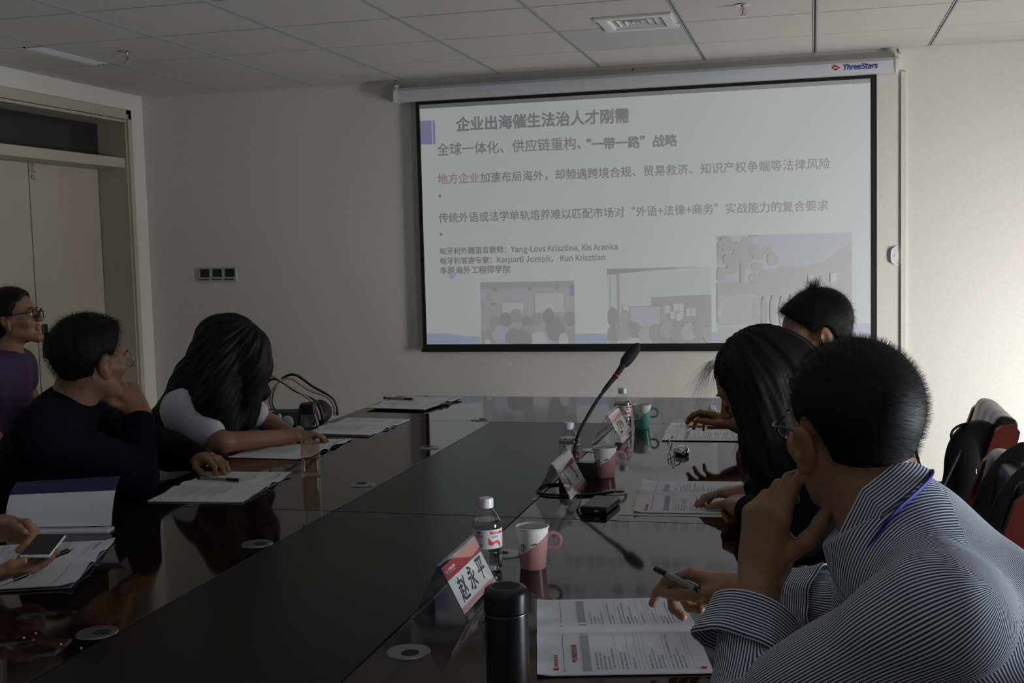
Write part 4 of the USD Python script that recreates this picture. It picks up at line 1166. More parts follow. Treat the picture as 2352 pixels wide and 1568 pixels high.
def hand(Wp, d, n, t, curls, thumb, s=1.0, splay=0.0):
    """Palm, four fingers and a thumb from the wrist Wp: d towards the fingers, n where the palm faces, t the thumb's side."""
    Wp, d, n = np.asarray(Wp, float), unit(d), np.asarray(n, float)
    n = unit(n - d * (n @ d))
    t = np.asarray(t, float)
    t = unit(t - d * (t @ d) - n * (t @ n))
    Q = lambda a, b, c_: Wp + s * (d * a + t * b + n * c_)
    P = [cap(Q(0, 0.010, 0), Q(0.03, 0.012, 0), 0.020 * s, 0.018 * s, 0.02), cap(Q(0, -0.010, 0), Q(0.03, -0.014, 0), 0.019 * s, 0.017 * s, 0.02)]
    L, O = (0.090, 0.094, 0.089, 0.080), (0.028, 0.0085, -0.0115, -0.0295)
    for a, b in zip(L, O):
        P.append(cap(Q(0.02, b * 0.55, 0), Q(a - 0.006, b, -0.001), 0.0165 * s, 0.0112 * s, 0.014))
    P.append(cap(Q(0.015, 0.022, 0.008), Q(0.050, 0.026, 0.012), 0.017 * s, 0.013 * s, 0.015))
    P.append(cap(Q(0.020, -0.022, 0.006), Q(0.055, -0.026, 0.006), 0.014 * s, 0.011 * s, 0.012))
    lens = ((0.042, 0.025, 0.021), (0.046, 0.029, 0.022), (0.042, 0.027, 0.022), (0.033, 0.020, 0.019))
    rad = (1.0, 1.02, 0.97, 0.86)
    for i in range(4):
        p, ang = Q(L[i], O[i], 0), 0.0
        r0 = 0.0094 * rad[i]
        for k in range(3):
            ang += math.radians(curls[i][k])
            sp = splay * (1.5 - i) * 0.12
            v = unit((d * math.cos(sp) + t * math.sin(sp)) * math.cos(ang) + n * math.sin(ang))
            q = p + v * lens[i][k] * s
            P.append(cap(p, q, r0 * s, r0 * 0.93 * s, 0.005 if k else 0.008))
            p, r0 = q, r0 * 0.93
    p, r0 = Q(0.030, 0.030, 0.010), 0.0125
    for (a, b, c_), ln in zip(thumb, (0.042, 0.032, 0.026)):
        v = unit(d * a + t * b + n * c_)
        q = p + v * ln * s
        P.append(cap(p, q, r0 * s, r0 * 0.88 * s, 0.008))
        p, r0 = q, r0 * 0.88
    return P


def torso(pel, R, neckb, sl, sr, e=0.0, w=1.0, belly=0.0, trap=0.062):
    """Pelvis to shoulders; R: the upper body's frame, e: how much clothing adds."""
    pel, neckb, sl, sr = map(lambda v: np.asarray(v, float), (pel, neckb, sl, sr))
    ch = pel * 0.36 + neckb * 0.64
    be = pel * 0.72 + neckb * 0.28
    P = [ell(pel, (0.165 * w + e, 0.125 + e, 0.115 + e), R, 0.05), ell(be, (0.142 * w + e, 0.112 + belly + e, 0.15 + e), R, 0.06), ell(ch, (0.152 * w + e, 0.112 + e, 0.165 + e), R, 0.06)]
    for q in (sl, sr):
        P += [cap(neckb * 0.8 + ch * 0.2, q, trap + e, 0.056 + e, 0.05), cap(ch, q * 0.85 + ch * 0.15, 0.08 + e, 0.06 + e, 0.05)]
    return P


def arm(s, el, wr, e=0.0, k=0.02, fat=1.0):
    return [cap(s, el, 0.053 * fat + e, 0.042 * fat + e, k), cap(el, wr, 0.042 * fat + e, 0.028 * fat + e, k)]


def legs(pel, R, knees, feet, e=0.0):
    P = []
    for q, kn, ft in zip((1, -1), knees, feet):
        hip = np.asarray(pel, float) + R[:, 0] * 0.09 * q
        P += [cap(hip, kn, 0.085 + e, 0.062 + e, 0.04), cap(kn, ft, 0.058 + e, 0.040 + e, 0.02)]
    return P


def folds(seed, amp, fr=38.0):
    r = np.random.default_rng(seed)
    ks = [unit(r.normal(size=3)) * fr * f for f in (0.6, 1.0, 1.5, 2.1)]
    ph = r.random(4) * 6.28

    def fn(p):
        a = np.sin(p @ ks[0].astype(np.float32) + ph[0])
        b = np.sin(p @ ks[1].astype(np.float32) + ph[1] + 1.6 * a)
        c_ = np.sin(p @ ks[2].astype(np.float32) + ph[2] + 1.2 * b)
        return amp * (0.35 * a + 0.45 * b + 0.2 * c_)
    return fn


def hair_cap(c, R, s, line, thick=0.010, extra=(), k=0.01):
    """Short hair: the skull grown by thick, kept above the hairline line(x, y, z) < 0 in head coordinates."""
    c = np.asarray(c, float)
    W = lambda x, y, z: c + R @ (np.array([x, y, z]) * s)
    P = [ell(W(0, -0.014, 0.036), np.array((0.076, 0.096, 0.084)) * s + thick, R, 0.01), ell(W(0, 0.050, 0.035), np.array((0.056, 0.040, 0.048)) * s + thick * 0.8, R, 0.02)]
    P += [cap(W(0, -0.030, -0.03), W(0, -0.036, -0.075), 0.052 * s, 0.045 * s, 0.03)]
    P += list(extra)
    Rf, cf = R.astype(np.float32), c.astype(np.float32)

    def fn(p):
        q = ((p - cf) @ Rf) / s
        return line(q[..., 0], q[..., 1], q[..., 2]) * s
    P.append(func("i", fn, k))
    return P


def strands(name, parent, m, roots, dirs, length, width, gravity=0.0, seg=4, seed=0, curl=0.0):
    r = np.random.default_rng(seed)
    n = len(roots)
    t = np.linspace(0, 1, seg)
    ln = length * (0.6 + 0.6 * r.random((n, 1, 1)))
    side = np.cross(dirs, r.normal(size=(n, 3)))
    side /= np.maximum(np.linalg.norm(side, axis=1, keepdims=True), 1e-6)
    P = roots[:, None, :] + dirs[:, None, :] * ln * t[None, :, None] + side[:, None, :] * curl * ln * (t ** 2)[None, :, None]
    P[:, :, 2] -= (gravity * ln[:, :, 0] * (t ** 2)[None, :])
    cv = UsdGeom.BasisCurves.Define(stage, numbered(path_of(parent), name))
    cv.CreateTypeAttr("linear")
    cv.CreatePointsAttr(Vt.Vec3fArray.FromNumpy(P.reshape(-1, 3).astype(np.float32)))
    cv.CreateCurveVertexCountsAttr(Vt.IntArray.FromNumpy(np.full(n, seg, np.int32)))
    w = np.tile(np.linspace(1, 0.25, seg), n) * width
    cv.CreateWidthsAttr(Vt.FloatArray.FromNumpy(w.astype(np.float32)))
    cv.SetWidthsInterpolation("vertex")
    UsdShade.MaterialBindingAPI.Apply(cv.GetPrim()).Bind(m)
    tag(cv, None, None, None, "stuff")
    return cv.GetPrim()


def pick(mesh, n, seed, keep=None):
    p, fi = trimesh.sample.sample_surface(mesh, n, seed=seed)
    nr = mesh.face_normals[fi]
    if keep is not None:
        k = keep(p, nr)
        p, nr = p[k], nr[k]
    return np.asarray(p), np.asarray(nr)


M["skin"] = mat("skin", {"g": ("geometry", {}), "n": ("noise_texture", {"scale": 35.0, "detail": 3.0}), "r": ("rgb_ramp", {"ramp": [(0.3, (0.30, 0.155, 0.098)), (0.7, (0.35, 0.185, 0.120))]}), "p": ("principled_bsdf", {"roughness": 0.45, "subsurface_weight": 0.0, "specular_ior_level": 0.35})},
                [("g.position", "n.vector"), ("n.fac", "r.fac"), ("r.color", "p.base_color")])
M["hair"] = plain("hair_black", (0.006, 0.005, 0.005), 0.6, specular_ior_level=0.25)
M["eyewhite"] = plain("eye_white", (0.6, 0.58, 0.55), 0.2)
M["iris"] = plain("eye_iris", (0.02, 0.012, 0.008), 0.1)
M["navy"] = grained("cloth_navy", (0.004, 0.0045, 0.010), (0.006, 0.007, 0.014), 0.95, 90, 0.1, specular_ior_level=0.15)
M["darkcloth"] = grained("cloth_black", (0.008, 0.009, 0.012), (0.012, 0.013, 0.018), 0.95, 90, 0.1, specular_ior_level=0.15)
M["bluecloth"] = grained("cloth_blue", (0.06, 0.09, 0.18), (0.08, 0.12, 0.22), 0.9, 120, 0.1)
M["whitetee"] = grained("cloth_white", (0.60, 0.60, 0.68), (0.66, 0.66, 0.74), 0.9, 90, 0.1)
M["purple"] = grained("cloth_purple", (0.055, 0.028, 0.085), (0.075, 0.040, 0.11), 0.8, 60, 0.1)
M["trouser"] = plain("cloth_trousers", (0.012, 0.012, 0.015), 0.9)
M["shoe"] = plain("shoe_leather", (0.01, 0.008, 0.007), 0.3)
M["palesleeve"] = grained("cloth_pale_pink_stripe", (0.45, 0.40, 0.42), (0.55, 0.50, 0.52), 0.9, 200)
M["gold"] = plain("gold_wire", (0.70, 0.55, 0.35), 0.2, metallic=1.0)
# shirting: fine woven stripes along the cloth's own coordinate
M["stripe"] = mat("striped_shirting", {"u": ("uvmap", {"attribute": "st"}), "x": ("separate_xyz", {}), "f": ("math", {"math_type": "multiply", "value2": 2 * math.pi / 0.0046}), "s": ("math", {"math_type": "sine"}), "h": ("math", {"math_type": "multiply_add", "value2": 0.5, "value3": 0.5}),
                                       "r": ("rgb_ramp", {"ramp": [(0.0, (0.055, 0.06, 0.095)), (0.40, (0.075, 0.08, 0.12)), (0.60, (0.66, 0.68, 0.74)), (1.0, (0.70, 0.72, 0.78))]}), "p": ("principled_bsdf", {"roughness": 0.85, "specular_ior_level": 0.2})},
                  [("u.UV", "x.vector"), ("x.x", "f.value1"), ("f.value", "s.value1"), ("s.value", "h.value1"), ("h.value", "r.fac"), ("r.color", "p.base_color")])


def eyes(parent, c, R, s=1.0):
    for q in (-1, 1):
        e = obj("eye", T(trimesh.creation.icosphere(2, 0.0118 * s), c + R @ (np.array([q * 0.031, 0.0795, 0.001]) * s)), M["eyewhite"], parent, True)
        obj("iris", T(trimesh.creation.icosphere(2, 0.0058 * s), c + R @ (np.array([q * 0.031, 0.0862, 0.001]) * s)), M["iris"], e, True)
        t = np.linspace(-1, 1, 8)
        br = np.stack([q * 0.033 + 0.017 * t, 0.0965 - 0.006 * np.abs(t + q * 0.0) ** 2 - 0.003 * (q * t > 0), 0.0215 + 0.003 * (1 - t * t)], 1) * s
        obj("eyebrow", tube((br @ R.T) + c, np.array([0.6, 1, 1.1, 1.1, 1.1, 1, 0.8, 0.4]) * 0.0032 * s, 6, 0.5), M["hair"], parent)


def specs(parent, c, R, s=1.0, m="blackplastic", r=0.0013, name="spectacles"):
    g = []
    t = np.linspace(0, 2 * np.pi, 29)
    for q in (-1, 1):
        ring_q = np.stack([q * 0.033 + 0.026 * np.sign(np.cos(t)) * np.abs(np.cos(t)) ** 0.8, 0.108 - 0.006 * ((np.cos(t) * q) > 0.3) + 0 * t, -0.004 + 0.019 * np.sin(t)], 1) * s
        g.append(tube(ring_q @ R.T + c, r, 6))
        tp = spline(np.array([(q * 0.060, 0.104, 0.006), (q * 0.074, 0.085, 0.006), (q * 0.083, 0.01, 0.008), (q * 0.083, -0.02, -0.006)]) * s, 16)
        g.append(tube(tp @ R.T + c, r * 0.95, 6))
    g.append(tube(spline(np.array([(-0.008, 0.110, 0.002), (0, 0.115, 0.006), (0.008, 0.110, 0.002)]) * s, 8) @ R.T + c, r, 6))
    f = obj(name, cat(g), M[m], parent)
    for q in (-1, 1):
        dsk = lathe([(0, 0.0004), (0.0215 * s, 0.0), (0, -0.0002)], 24)
        obj("lens", place(dsk, frame4(c + R @ (np.array([q * 0.033, 0.106, -0.004]) * s), R[:, 0], R[:, 2])), M["acrylic"], f, True)
    return f


def wear(parent, name, prims, m, h=0.006, disp=None, amp=0.0, uvfn=None):
    me = sdf_mesh(prims, h, disp, amp)
    uv = None if uvfn is None else uvfn(np.array(me.vertices))
    return obj(name, me, M[m], parent, True, uv)


def lower_body(parent, pel, R, knees, feet, cloth="trouser"):
    """Trousers and shoes under the table."""
    wear(parent, "trousers", [ell(np.asarray(pel, float), (0.178, 0.138, 0.115), R, 0.05)] + legs(pel, R, knees, feet, 0.012), cloth, 0.011)
    for kn, ft in zip(knees, feet):
        f = np.asarray(ft, float)
        d = unit([R[0, 1], R[1, 1], 0])
        sh = sdf_mesh([cap((f[0], f[1], 0.045), (f[0] + d[0] * 0.13, f[1] + d[1] * 0.13, 0.030), 0.045, 0.036, 0.02), Prim("i", lambda p: 0.004 - p[..., 2], 0.004, (0, 0, 0), 0)], 0.008)
        obj("shoe", sh, M["shoe"], parent, True)


# ------------------------------------------------------------------ the man in the striped shirt, nearest on the right
p1 = thing("person", "man with cropped black hair in a blue striped shirt nearest on the right, chin on his hand", "person", (0.40, 1.62, 0))
O1 = np.array([0.40, 1.62, 0])
OFF = None


def local(mesh, o):
    mesh = mesh.copy()
    mesh.apply_translation(-np.asarray(o, float))
    return mesh


class Body:
    """Parts are modelled in world coordinates and stored relative to the person's own origin."""
    def __init__(self, label, origin, name="person", catg="person"):
        self.o = np.asarray(origin, float)
        self.x = thing(name, label, catg, tuple(self.o))

    def add(self, name, mesh, m, parent=None, smooth=True, uv=None):
        return obj(name, local(mesh, self.o), M[m], parent or self.x, smooth, uv)

    def sdf(self, name, prims, m, h=0.006, disp=None, amp=0.0, uvfn=None, parent=None):
        me = sdf_mesh(prims, h, disp, amp)
        uv = None if uvfn is None else np.asarray(uvfn(np.array(me.vertices)))
        self.add(name, me, m, parent, True, uv)
        return me

    def prim(self, name):
        return self.x.GetChild(name)


stage.RemovePrim(p1.GetPath())
used[("/World", "person")] = 0


def face_parts(b, c, R, s, glasses=None):
    o = b.o
    eyes(b.x, np.asarray(c) - o, R, s)
    if glasses:
        specs(b.x, np.asarray(c) - o, R, s, *glasses)


def lower(b, pel, R, knees, feet, cloth="trouser"):
    b.sdf("trousers", [ell(np.asarray(pel, float), (0.178, 0.138, 0.115), R, 0.05)] + legs(pel, R, knees, feet, 0.012), cloth, 0.012)
    d = unit([R[0, 1], R[1, 1], 0])
    for ft in feet:
        f = np.asarray(ft, float)
        b.sdf("shoe", [cap((f[0], f[1], 0.045), (f[0] + d[0] * 0.13, f[1] + d[1] * 0.13, 0.034), 0.045, 0.034, 0.02), Prim("i", lambda p: 0.004 - p[..., 2], 0.004, (0, 0, 0), 0)], "shoe", 0.009)


def hair_strands(b, me, n, seed, length, width, flow=None, lift=0.5, gravity=0.3, keep=None, curl=0.3, name="hair_strands", parent="hair", seg=4):
    p, nr = pick(me, n, seed, keep)
    d = nr * lift
    if flow is not None:
        d = d + flow(p, nr)
    d = d + np.random.default_rng(seed).normal(size=d.shape) * 0.18
    d /= np.linalg.norm(d, axis=1, keepdims=True)
    strands(name, b.prim(parent), M["hair"], p - b.o, d, length, width, gravity, seg, seed, curl)


# ---- 1: the man in the striped shirt
b1 = Body("man in a blue striped shirt nearest on the right, chin on his hand", (0.40, 1.62, 0))
s1 = 1.045
R1 = frame((-0.50, 0.86, -0.12), (-0.08, -0.03, 1.0))
c1 = V3(0.053, 1.700, 1.203)
nb1 = V3(0.098, 1.662, 1.080)
pel1 = V3(0.43, 1.60, 0.585)
up1 = unit(nb1 - pel1)
T1 = frame((-1, 0.12, -0.3), up1)
SL, SR = V3(0.155, 1.465, 1.015), V3(0.135, 1.865, 1.020)
EL, WL = V3(-0.092, 1.590, 0.812), V3(-0.078, 1.725, 0.985)
ER, WR = V3(0.085, 1.960, 0.865), V3(-0.125, 2.070, 0.850)
hl = hand(WL, (0.12, -0.10, 1.0), (0.62, 0.75, 0.10), (0.80, -0.60, 0.1), [(18, 30, 25), (35, 45, 30), (50, 60, 35), (60, 65, 40)], [(0.75, 0.65, 0.15), (0.85, 0.35, 0.30), (0.9, 0.1, 0.4)], 1.08)
hr = hand(WR, (-0.95, 0.20, 0.22), (-0.25, -0.25, -0.93), (-0.1, -0.97, 0.1), [(34, 32, 20), (58, 60, 40), (68, 72, 48), (74, 76, 50)], [(0.85, 0.40, 0.45), (0.95, -0.05, 0.30), (0.95, -0.25, 0.20)], 1.05)
knees1, feet1 = [V3(0.03, 1.50, 0.53), V3(0.03, 1.78, 0.53)], [V3(0.12, 1.48, 0.06), V3(0.12, 1.80, 0.06)]
body1 = head(c1, R1, s1) + neck_to(c1, R1, nb1, s1, 0.060) + torso(pel1, T1, nb1, SL, SR, 0, 1.0, 0, 0.046) + arm(SL, EL, WL, 0, 0.02, 1.06) + arm(SR, ER, WR, 0, 0.02, 1.06) + hl + hr + legs(pel1, T1, knees1, feet1)
b1.sdf("body", body1, "skin", 0.0036)
face_parts(b1, c1, R1, s1, ("blackplastic", 0.0018))


def crop_line(x, y, z):
    """Above zero where there is no hair: face, round the ears, below the nape."""
    front = np.where(y > 0.035, 0.066 + (y - 0.085) * 0.2 - z, -1.0)
    side = np.where((y > 0.020) & (y <= 0.06), 0.030 + (y - 0.02) * 0.6 - z, -1.0)
    ear = np.sqrt((y + 0.006) ** 2 + ((z + 0.012) * 0.75) ** 2)
    around = np.where(np.abs(x) > 0.035, 0.031 - ear, -1.0)
    below = -0.098 - z + np.clip(y + 0.05, 0, 0.2) * 1.6
    return np.maximum(np.maximum(front, side), np.maximum(around, below))


h1 = b1.sdf("hair", hair_cap(c1, R1, s1, crop_line, 0.0065), "hair", 0.004)
hair_strands(b1, h1, 16000, 11, 0.0085, 0.00022, lambda p, n: 0.25 * R1[:, 2] - 0.15 * R1[:, 1], 1.0, 0.05, lambda p, n: ((p - c1) @ R1[:, 2]) > -0.10)

# shirt
def fore_cut(pt, ax, rad=0.105):
    """Takes away what lies beyond pt along ax, close to the forearm only."""
    pt, ax = pt.astype(np.float32), ax.astype(np.float32)

    def fn(p):
        q = p - pt
        a = q @ ax
        return np.maximum(-a, np.linalg.norm(q - a[..., None] * ax, axis=-1) - rad)
    return func("s", fn, 0.004)


fold1 = folds(3, 0.0045, 34)


def uv_plain(p):
    q = p - V3(0.19, 1.5, 1.07)
    back = (q @ unit((0.80, -0.05, 0.35))) > 0.0
    a = 0.80 * p[:, 1] - 0.60 * p[:, 0] + 0.35 * p[:, 2]
    w = p - pel1
    lw = np.cross(up1, V3(1, 0, 0))
    bck = 0.17 * np.arctan2(w @ lw, w @ unit(V3(1, 0, 0) - up1 * up1[0]))
    return np.stack([np.where(back | (((p - nb1) @ up1) < -0.10), bck, a), np.zeros(len(p))], 1)


axn = unit(V3(-0.60, 0.08, 0.76))
Bv = unit(V3(0.76, -0.10, 0.62))
Bv = unit(Bv - axn * (Bv @ axn))
Lv = np.cross(axn, Bv)
cc1 = V3(0.055, 1.662, 1.128)


shirt1 = torso(pel1, T1, nb1, SL, SR, 0.012, 1.06, 0.02, 0.046) + [cap(nb1 - up1 * 0.04, cc1 - axn * 0.045, 0.082, 0.078, 0.03), cap(V3(0.122, 1.66, 1.030), V3(0.205, 1.63, 0.945), 0.100, 0.118, 0.05), plane(pel1 - up1 * 0.10, -up1), fore_cut(cc1 - axn * 0.034, axn, 0.125)]
b1.sdf("shirt", shirt1, "stripe", 0.0042, fold1, 0.006, uv_plain)
shp = b1.prim("shirt")


def uv_axis(a, bb, r, face):
    """Stripes along the arm: the coordinate is the way round it, its jump turned away from face."""
    d = unit(bb - a)
    u = unit(np.asarray(face, float) - d * (d @ face))
    w = np.cross(d, u)

    def fn(p):
        q = p - a
        return np.stack([r * np.arctan2(q @ w, q @ u), np.zeros(len(p))], 1)
    return fn


for nm, S, E_, Wd, cut in (("sleeve", SL, EL, WL, 0.74), ("sleeve", SR, ER, WR, 0.46)):
    stop = E_ + (Wd - E_) * cut
    ax = unit(Wd - E_)
    so = V3(-0.010, 0, 0) if S is SL else V3(0, 0, 0)
    pr = [cap(S, E_, 0.082, 0.060, 0.03), cap(E_ + so * 0.4, stop + ax * (0.02 if S is SL else 0.05) + so, 0.055, 0.036 if S is SL else 0.047, 0.03), fore_cut(stop, ax)]
    me = sdf_mesh(pr, 0.0042, folds(9 if S is SL else 12, 0.006, 30), 0.008)
    vv = np.array(me.vertices)
    fa, fb = uv_axis(S, E_, 0.075, V3(-0.2, -0.8, 0.5))(vv), uv_axis(E_, stop, 0.055, V3(-0.2, -0.8, 0.1))(vv)
    tt_ = (vv - E_) @ ax
    low_ = (tt_ > 0.035) & (np.linalg.norm(vv - E_ - tt_[:, None] * ax, axis=1) < 0.078)
    b1.add("sleeve", me, "stripe", shp, True, np.where(low_[:, None], fb, fa))
    cc = stop - ax * 0.032
    lean = unit(ax + (V3(0.20, -0.06, 0) if S is SL else V3(0, 0, 0)))
    r_ = 0.063 if S is SL else 0.050
    ctr = cc + (V3(-0.018, -0.010, -0.030) if S is SL else 0)
    e1 = unit(V3(0.3, 1.0, 0) - lean * (lean @ V3(0.3, 1.0, 0)))
    e2 = np.cross(lean, e1)

    def cuff_band(u, v, ctr=ctr, lean=lean, e1=e1, e2=e2, r_=r_):
        t = u * 2 * math.pi
        r = r_ + 0.004 * np.sin(3 * t + 0.5) * v + 0.012 * v ** 2 + 0.003 * np.sin(7 * t) * v
        z = 0.066 * (1 - v) + 0.004 * np.sin(2 * t + 1)
        r = np.where(v > 0.93, r - 0.004, r)
        return ctr + (r * np.cos(t))[..., None] * e1 + (r * np.sin(t))[..., None] * e2 + z[..., None] * lean
    me = sheet(cuff_band, 72, 14, 0.0022)
    sv_ = np.tile(np.linspace(0, 0.066, 15), 73)
    b1.add("cuff", me, "stripe", shp, True, np.stack([np.r_[sv_, sv_], np.zeros(len(sv_) * 2)], 1))


def collar_band(outer):
    def fn(u, v):
        t = (u - 0.5) * 2 * math.radians(158)
        f = np.clip((np.abs(t) - 1.3) / 1.4, 0, 1)
        drop = 0.040 + 0.022 * f
        rx = 0.071 + 0.017 * v * outer
        z = -v * drop - 0.046 * f
        k = rx * (1 + 0.05 * np.cos(2 * t))
        return cc1 + (k * np.cos(t))[..., None] * Bv + (k * np.sin(t))[..., None] * Lv + z[..., None] * axn
    return fn


cm = sheet(collar_band(1.0), 64, 8, 0.0014)
vv = np.array(cm.vertices)
n2 = len(vv) // 2
cuv = np.tile(np.linspace(0, 0.046, 9), 65)
b1.add("collar", cm, "stripe", shp, True, np.stack([np.r_[cuv, cuv], np.zeros(len(vv))], 1))
cm2 = sheet(collar_band(0.15), 64, 4, 0.0012)
b1.add("collar_stand", cm2, "stripe", shp, True, np.stack([np.tile(np.linspace(0, 0.046, 5), 130), np.zeros(65 * 10)], 1))
# blue lanyard under the collar
M["lanyard"] = plain("lanyard_blue", (0.02, 0.02, 0.26), 0.6)
tt = np.linspace(-2.45, 2.45, 40)
lp = np.array([cc1 + 0.0915 * math.cos(t) * Bv + 0.0915 * math.sin(t) * Lv - axn * (0.045 + 0.060 * float(np.clip((abs(t) - 1.0) / 1.7, 0, 1)) ** 1.5) for t in tt])
b1.add("lanyard", tube(lp, 0.0065, 8, 0.35, tuple(axn)), "lanyard")
lower(b1, pel1, T1, knees1, feet1)
pen1 = make_pen("smoky pen held in the striped-shirt man's right hand", (-0.288, 2.065, 0.889), (-0.196, 2.000, 0.870))

# ---- 2: the woman with long hair beside him
b2 = Body("woman with long straight black hair bowed over a booklet on the right", (0.22, 2.78, 0))
s2 = 1.0
R2 = frame((-0.88, 0.10, -0.46), (-0.46, 0.05, 0.88))
c2 = V3(-0.120, 2.745, 1.140)
nb2, pel2 = V3(0.03, 2.77, 1.00), V3(0.17, 2.78, 0.580)
up2 = unit(nb2 - pel2)
T2 = frame((-1, 0, -0.3), up2)
SL2, SR2 = V3(0.06, 2.60, 0.965), V3(0.05, 2.95, 0.965)
EL2, WL2 = V3(-0.035, 2.66, 0.815), V3(-0.165, 2.93, 0.800)
ER2, WR2 = V3(-0.00, 3.10, 0.815), V3(-0.165, 3.16, 0.795)
hl2 = hand(WL2, (-0.45, 0.85, 0.12), (0.1, 0.1, -1), (0.9, 0.4, 0), [(45, 55, 35), (50, 60, 35), (55, 60, 35), (55, 60, 35)], [(0.7, 0.6, 0.4), (0.8, 0.1, 0.5), (0.8, -0.2, 0.4)], 0.92)
hr2 = hand(WR2, (-0.9, 0.1, 0.0), (0, 0, -1), (0, -1, 0), [(20, 25, 15)] * 4, [(0.7, 0.6, 0.2), (0.85, 0.3, 0.2), (0.9, 0.1, 0.2)], 0.92)
kn2, ft2 = [V3(-0.12, 2.68, 0.53), V3(-0.12, 2.88, 0.53)], [V3(-0.02, 2.66, 0.06), V3(-0.02, 2.90, 0.06)]
b2.sdf("body", head(c2, R2, s2, True) + neck_to(c2, R2, nb2, s2, 0.048) + torso(pel2, T2, nb2, SL2, SR2, 0, 0.88) + arm(SL2, EL2, WL2, 0, 0.02, 0.88) + arm(SR2, ER2, WR2, 0, 0.02, 0.88) + hl2 + hr2 + legs(pel2, T2, kn2, ft2), "skin", 0.0042)
face_parts(b2, c2, R2, s2)
b2.sdf("top", torso(pel2, T2, nb2, SL2, SR2, 0.014, 0.90) + [cap(SL2, EL2, 0.068, 0.056, 0.03), cap(EL2, WL2 + (EL2 - WL2) * 0.08, 0.054, 0.040, 0.02), cap(SR2, ER2, 0.068, 0.056, 0.03), cap(ER2, WR2 + (ER2 - WR2) * 0.10, 0.054, 0.040, 0.02)], "darkcloth", 0.0065, folds(31, 0.005, 30), 0.006)
Wc2 = lambda x, y, z: c2 + R2 @ V3(x, y, z)


def strand_disp(ax_u, ax_v, c, a=0.0025, f=260.0):
    def fn(p):
        q = p - c.astype(np.float32)
        th = np.arctan2(q @ ax_v.astype(np.float32), q @ ax_u.astype(np.float32))
        w = np.sin(th * 17 + 3 * np.sin(q[..., 2] * 14)) + 0.6 * np.sin(th * 41 + 5 * np.sin(q[..., 2] * 9 + 1))
        return a * w
    return fn


hp2 = [ell(Wc2(0, -0.018, 0.040), (0.088, 0.106, 0.094), R2, 0.02), cap(Wc2(0.066, 0.012, 0.055), V3(-0.120, 2.655, 1.02), 0.040, 0.036, 0.03), cap(V3(-0.120, 2.655, 1.02), V3(-0.105, 2.655, 0.89), 0.036, 0.024, 0.03), cap(Wc2(0.075, -0.02, 0.0), V3(-0.075, 2.64, 0.98), 0.055, 0.055, 0.04), cap(V3(-0.075, 2.64, 0.98), V3(-0.055, 2.65, 0.86), 0.050, 0.030, 0.03),
       cap(Wc2(0, -0.08, 0), V3(0.08, 2.74, 1.0), 0.07, 0.075, 0.04), cap(V3(0.08, 2.74, 1.0), V3(0.17, 2.75, 0.86), 0.07, 0.045, 0.04), cap(Wc2(-0.075, -0.01, 0.0), V3(-0.08, 2.86, 0.96), 0.050, 0.040, 0.03), cap(V3(-0.08, 2.86, 0.96), V3(-0.075, 2.86, 0.87), 0.04, 0.02, 0.03),
       Prim("s", ell(Wc2(0, 0.120, -0.035), (0.060, 0.075, 0.105), R2).fn, 0.012, Wc2(0, 0.12, -0.03), 0.1)]
h2 = b2.sdf("hair", hp2, "hair", 0.005, strand_disp(R2[:, 0], R2[:, 1], c2), 0.004)
hair_strands(b2, h2, 1500, 5, 0.055, 0.00030, lambda p, n: 1.0 * np.array([-0.2, 0, -0.6]) + 0.8 * np.cross(n, np.cross(n, [0, 0, 1.0])), 0.22, 0.6, None, 0.5, seg=6)
# wisps over the forehead
rw = np.random.default_rng(8)
rt = np.array([Wc2(0.03 * rw.normal(), 0.070 + 0.012 * rw.random(), 0.085 + 0.02 * rw.random()) for _ in range(120)])
strands("hair_wisps", b2.prim("hair"), M["hair"], rt - b2.o, np.array([unit(R2 @ V3(0.12 * rw.normal(), 0.75, -0.1) + 0.2 * rw.normal(size=3)) for _ in range(120)]), 0.060, 0.0003, 0.9, 8, 3, 0.4)
lower(b2, pel2, T2, kn2, ft2)

# ---- 3: the man beyond her
b3 = Body("man with short black hair bowed over something in his hand, farthest on the right", (0.28, 3.76, 0))
s3 = 1.04
R3 = frame((-0.86, -0.10, -0.42), (-0.42, -0.05, 0.88))
c3 = V3(0.012, 3.715, 1.185)
nb3, pel3 = V3(0.12, 3.76, 1.03), V3(0.24, 3.80, 0.590)
up3 = unit(nb3 - pel3)
T3 = frame((-1, 0.1, -0.3), up3)
SL3, SR3 = V3(0.13, 3.57, 0.985), V3(0.11, 3.96, 0.985)
EL3, WL3 = V3(-0.02, 3.66, 0.815), V3(-0.14, 3.86, 0.800)
ER3, WR3 = V3(-0.06, 4.06, 0.830), V3(-0.255, 4.10, 0.835)
hl3 = hand(WL3, (-0.7, 0.7, 0.0), (0, 0, -1), (0.7, 0.7, 0), [(25, 30, 20)] * 4, [(0.7, 0.6, 0.2), (0.85, 0.3, 0.2), (0.9, 0.1, 0.2)], 1.0)
hr3 = hand(WR3, (-0.88, 0.10, 0.34), (-0.30, -0.20, -0.90), (-0.1, -0.95, 0.2), [(12, 30, 20), (18, 35, 22), (28, 38, 25), (36, 40, 28)], [(0.85, 0.35, 0.30), (0.95, 0.0, 0.25), (0.95, -0.15, 0.2)], 1.05)
kn3, ft3 = [V3(-0.08, 3.66, 0.53), V3(-0.08, 3.88, 0.53)], [V3(0.02, 3.64, 0.06), V3(0.02, 3.90, 0.06)]
b3.sdf("body", head(c3, R3, s3) + neck_to(c3, R3, nb3, s3) + torso(pel3, T3, nb3, SL3, SR3) + arm(SL3, EL3, WL3) + arm(SR3, ER3, WR3) + hl3 + hr3 + legs(pel3, T3, kn3, ft3), "skin", 0.0044)
face_parts(b3, c3, R3, s3)
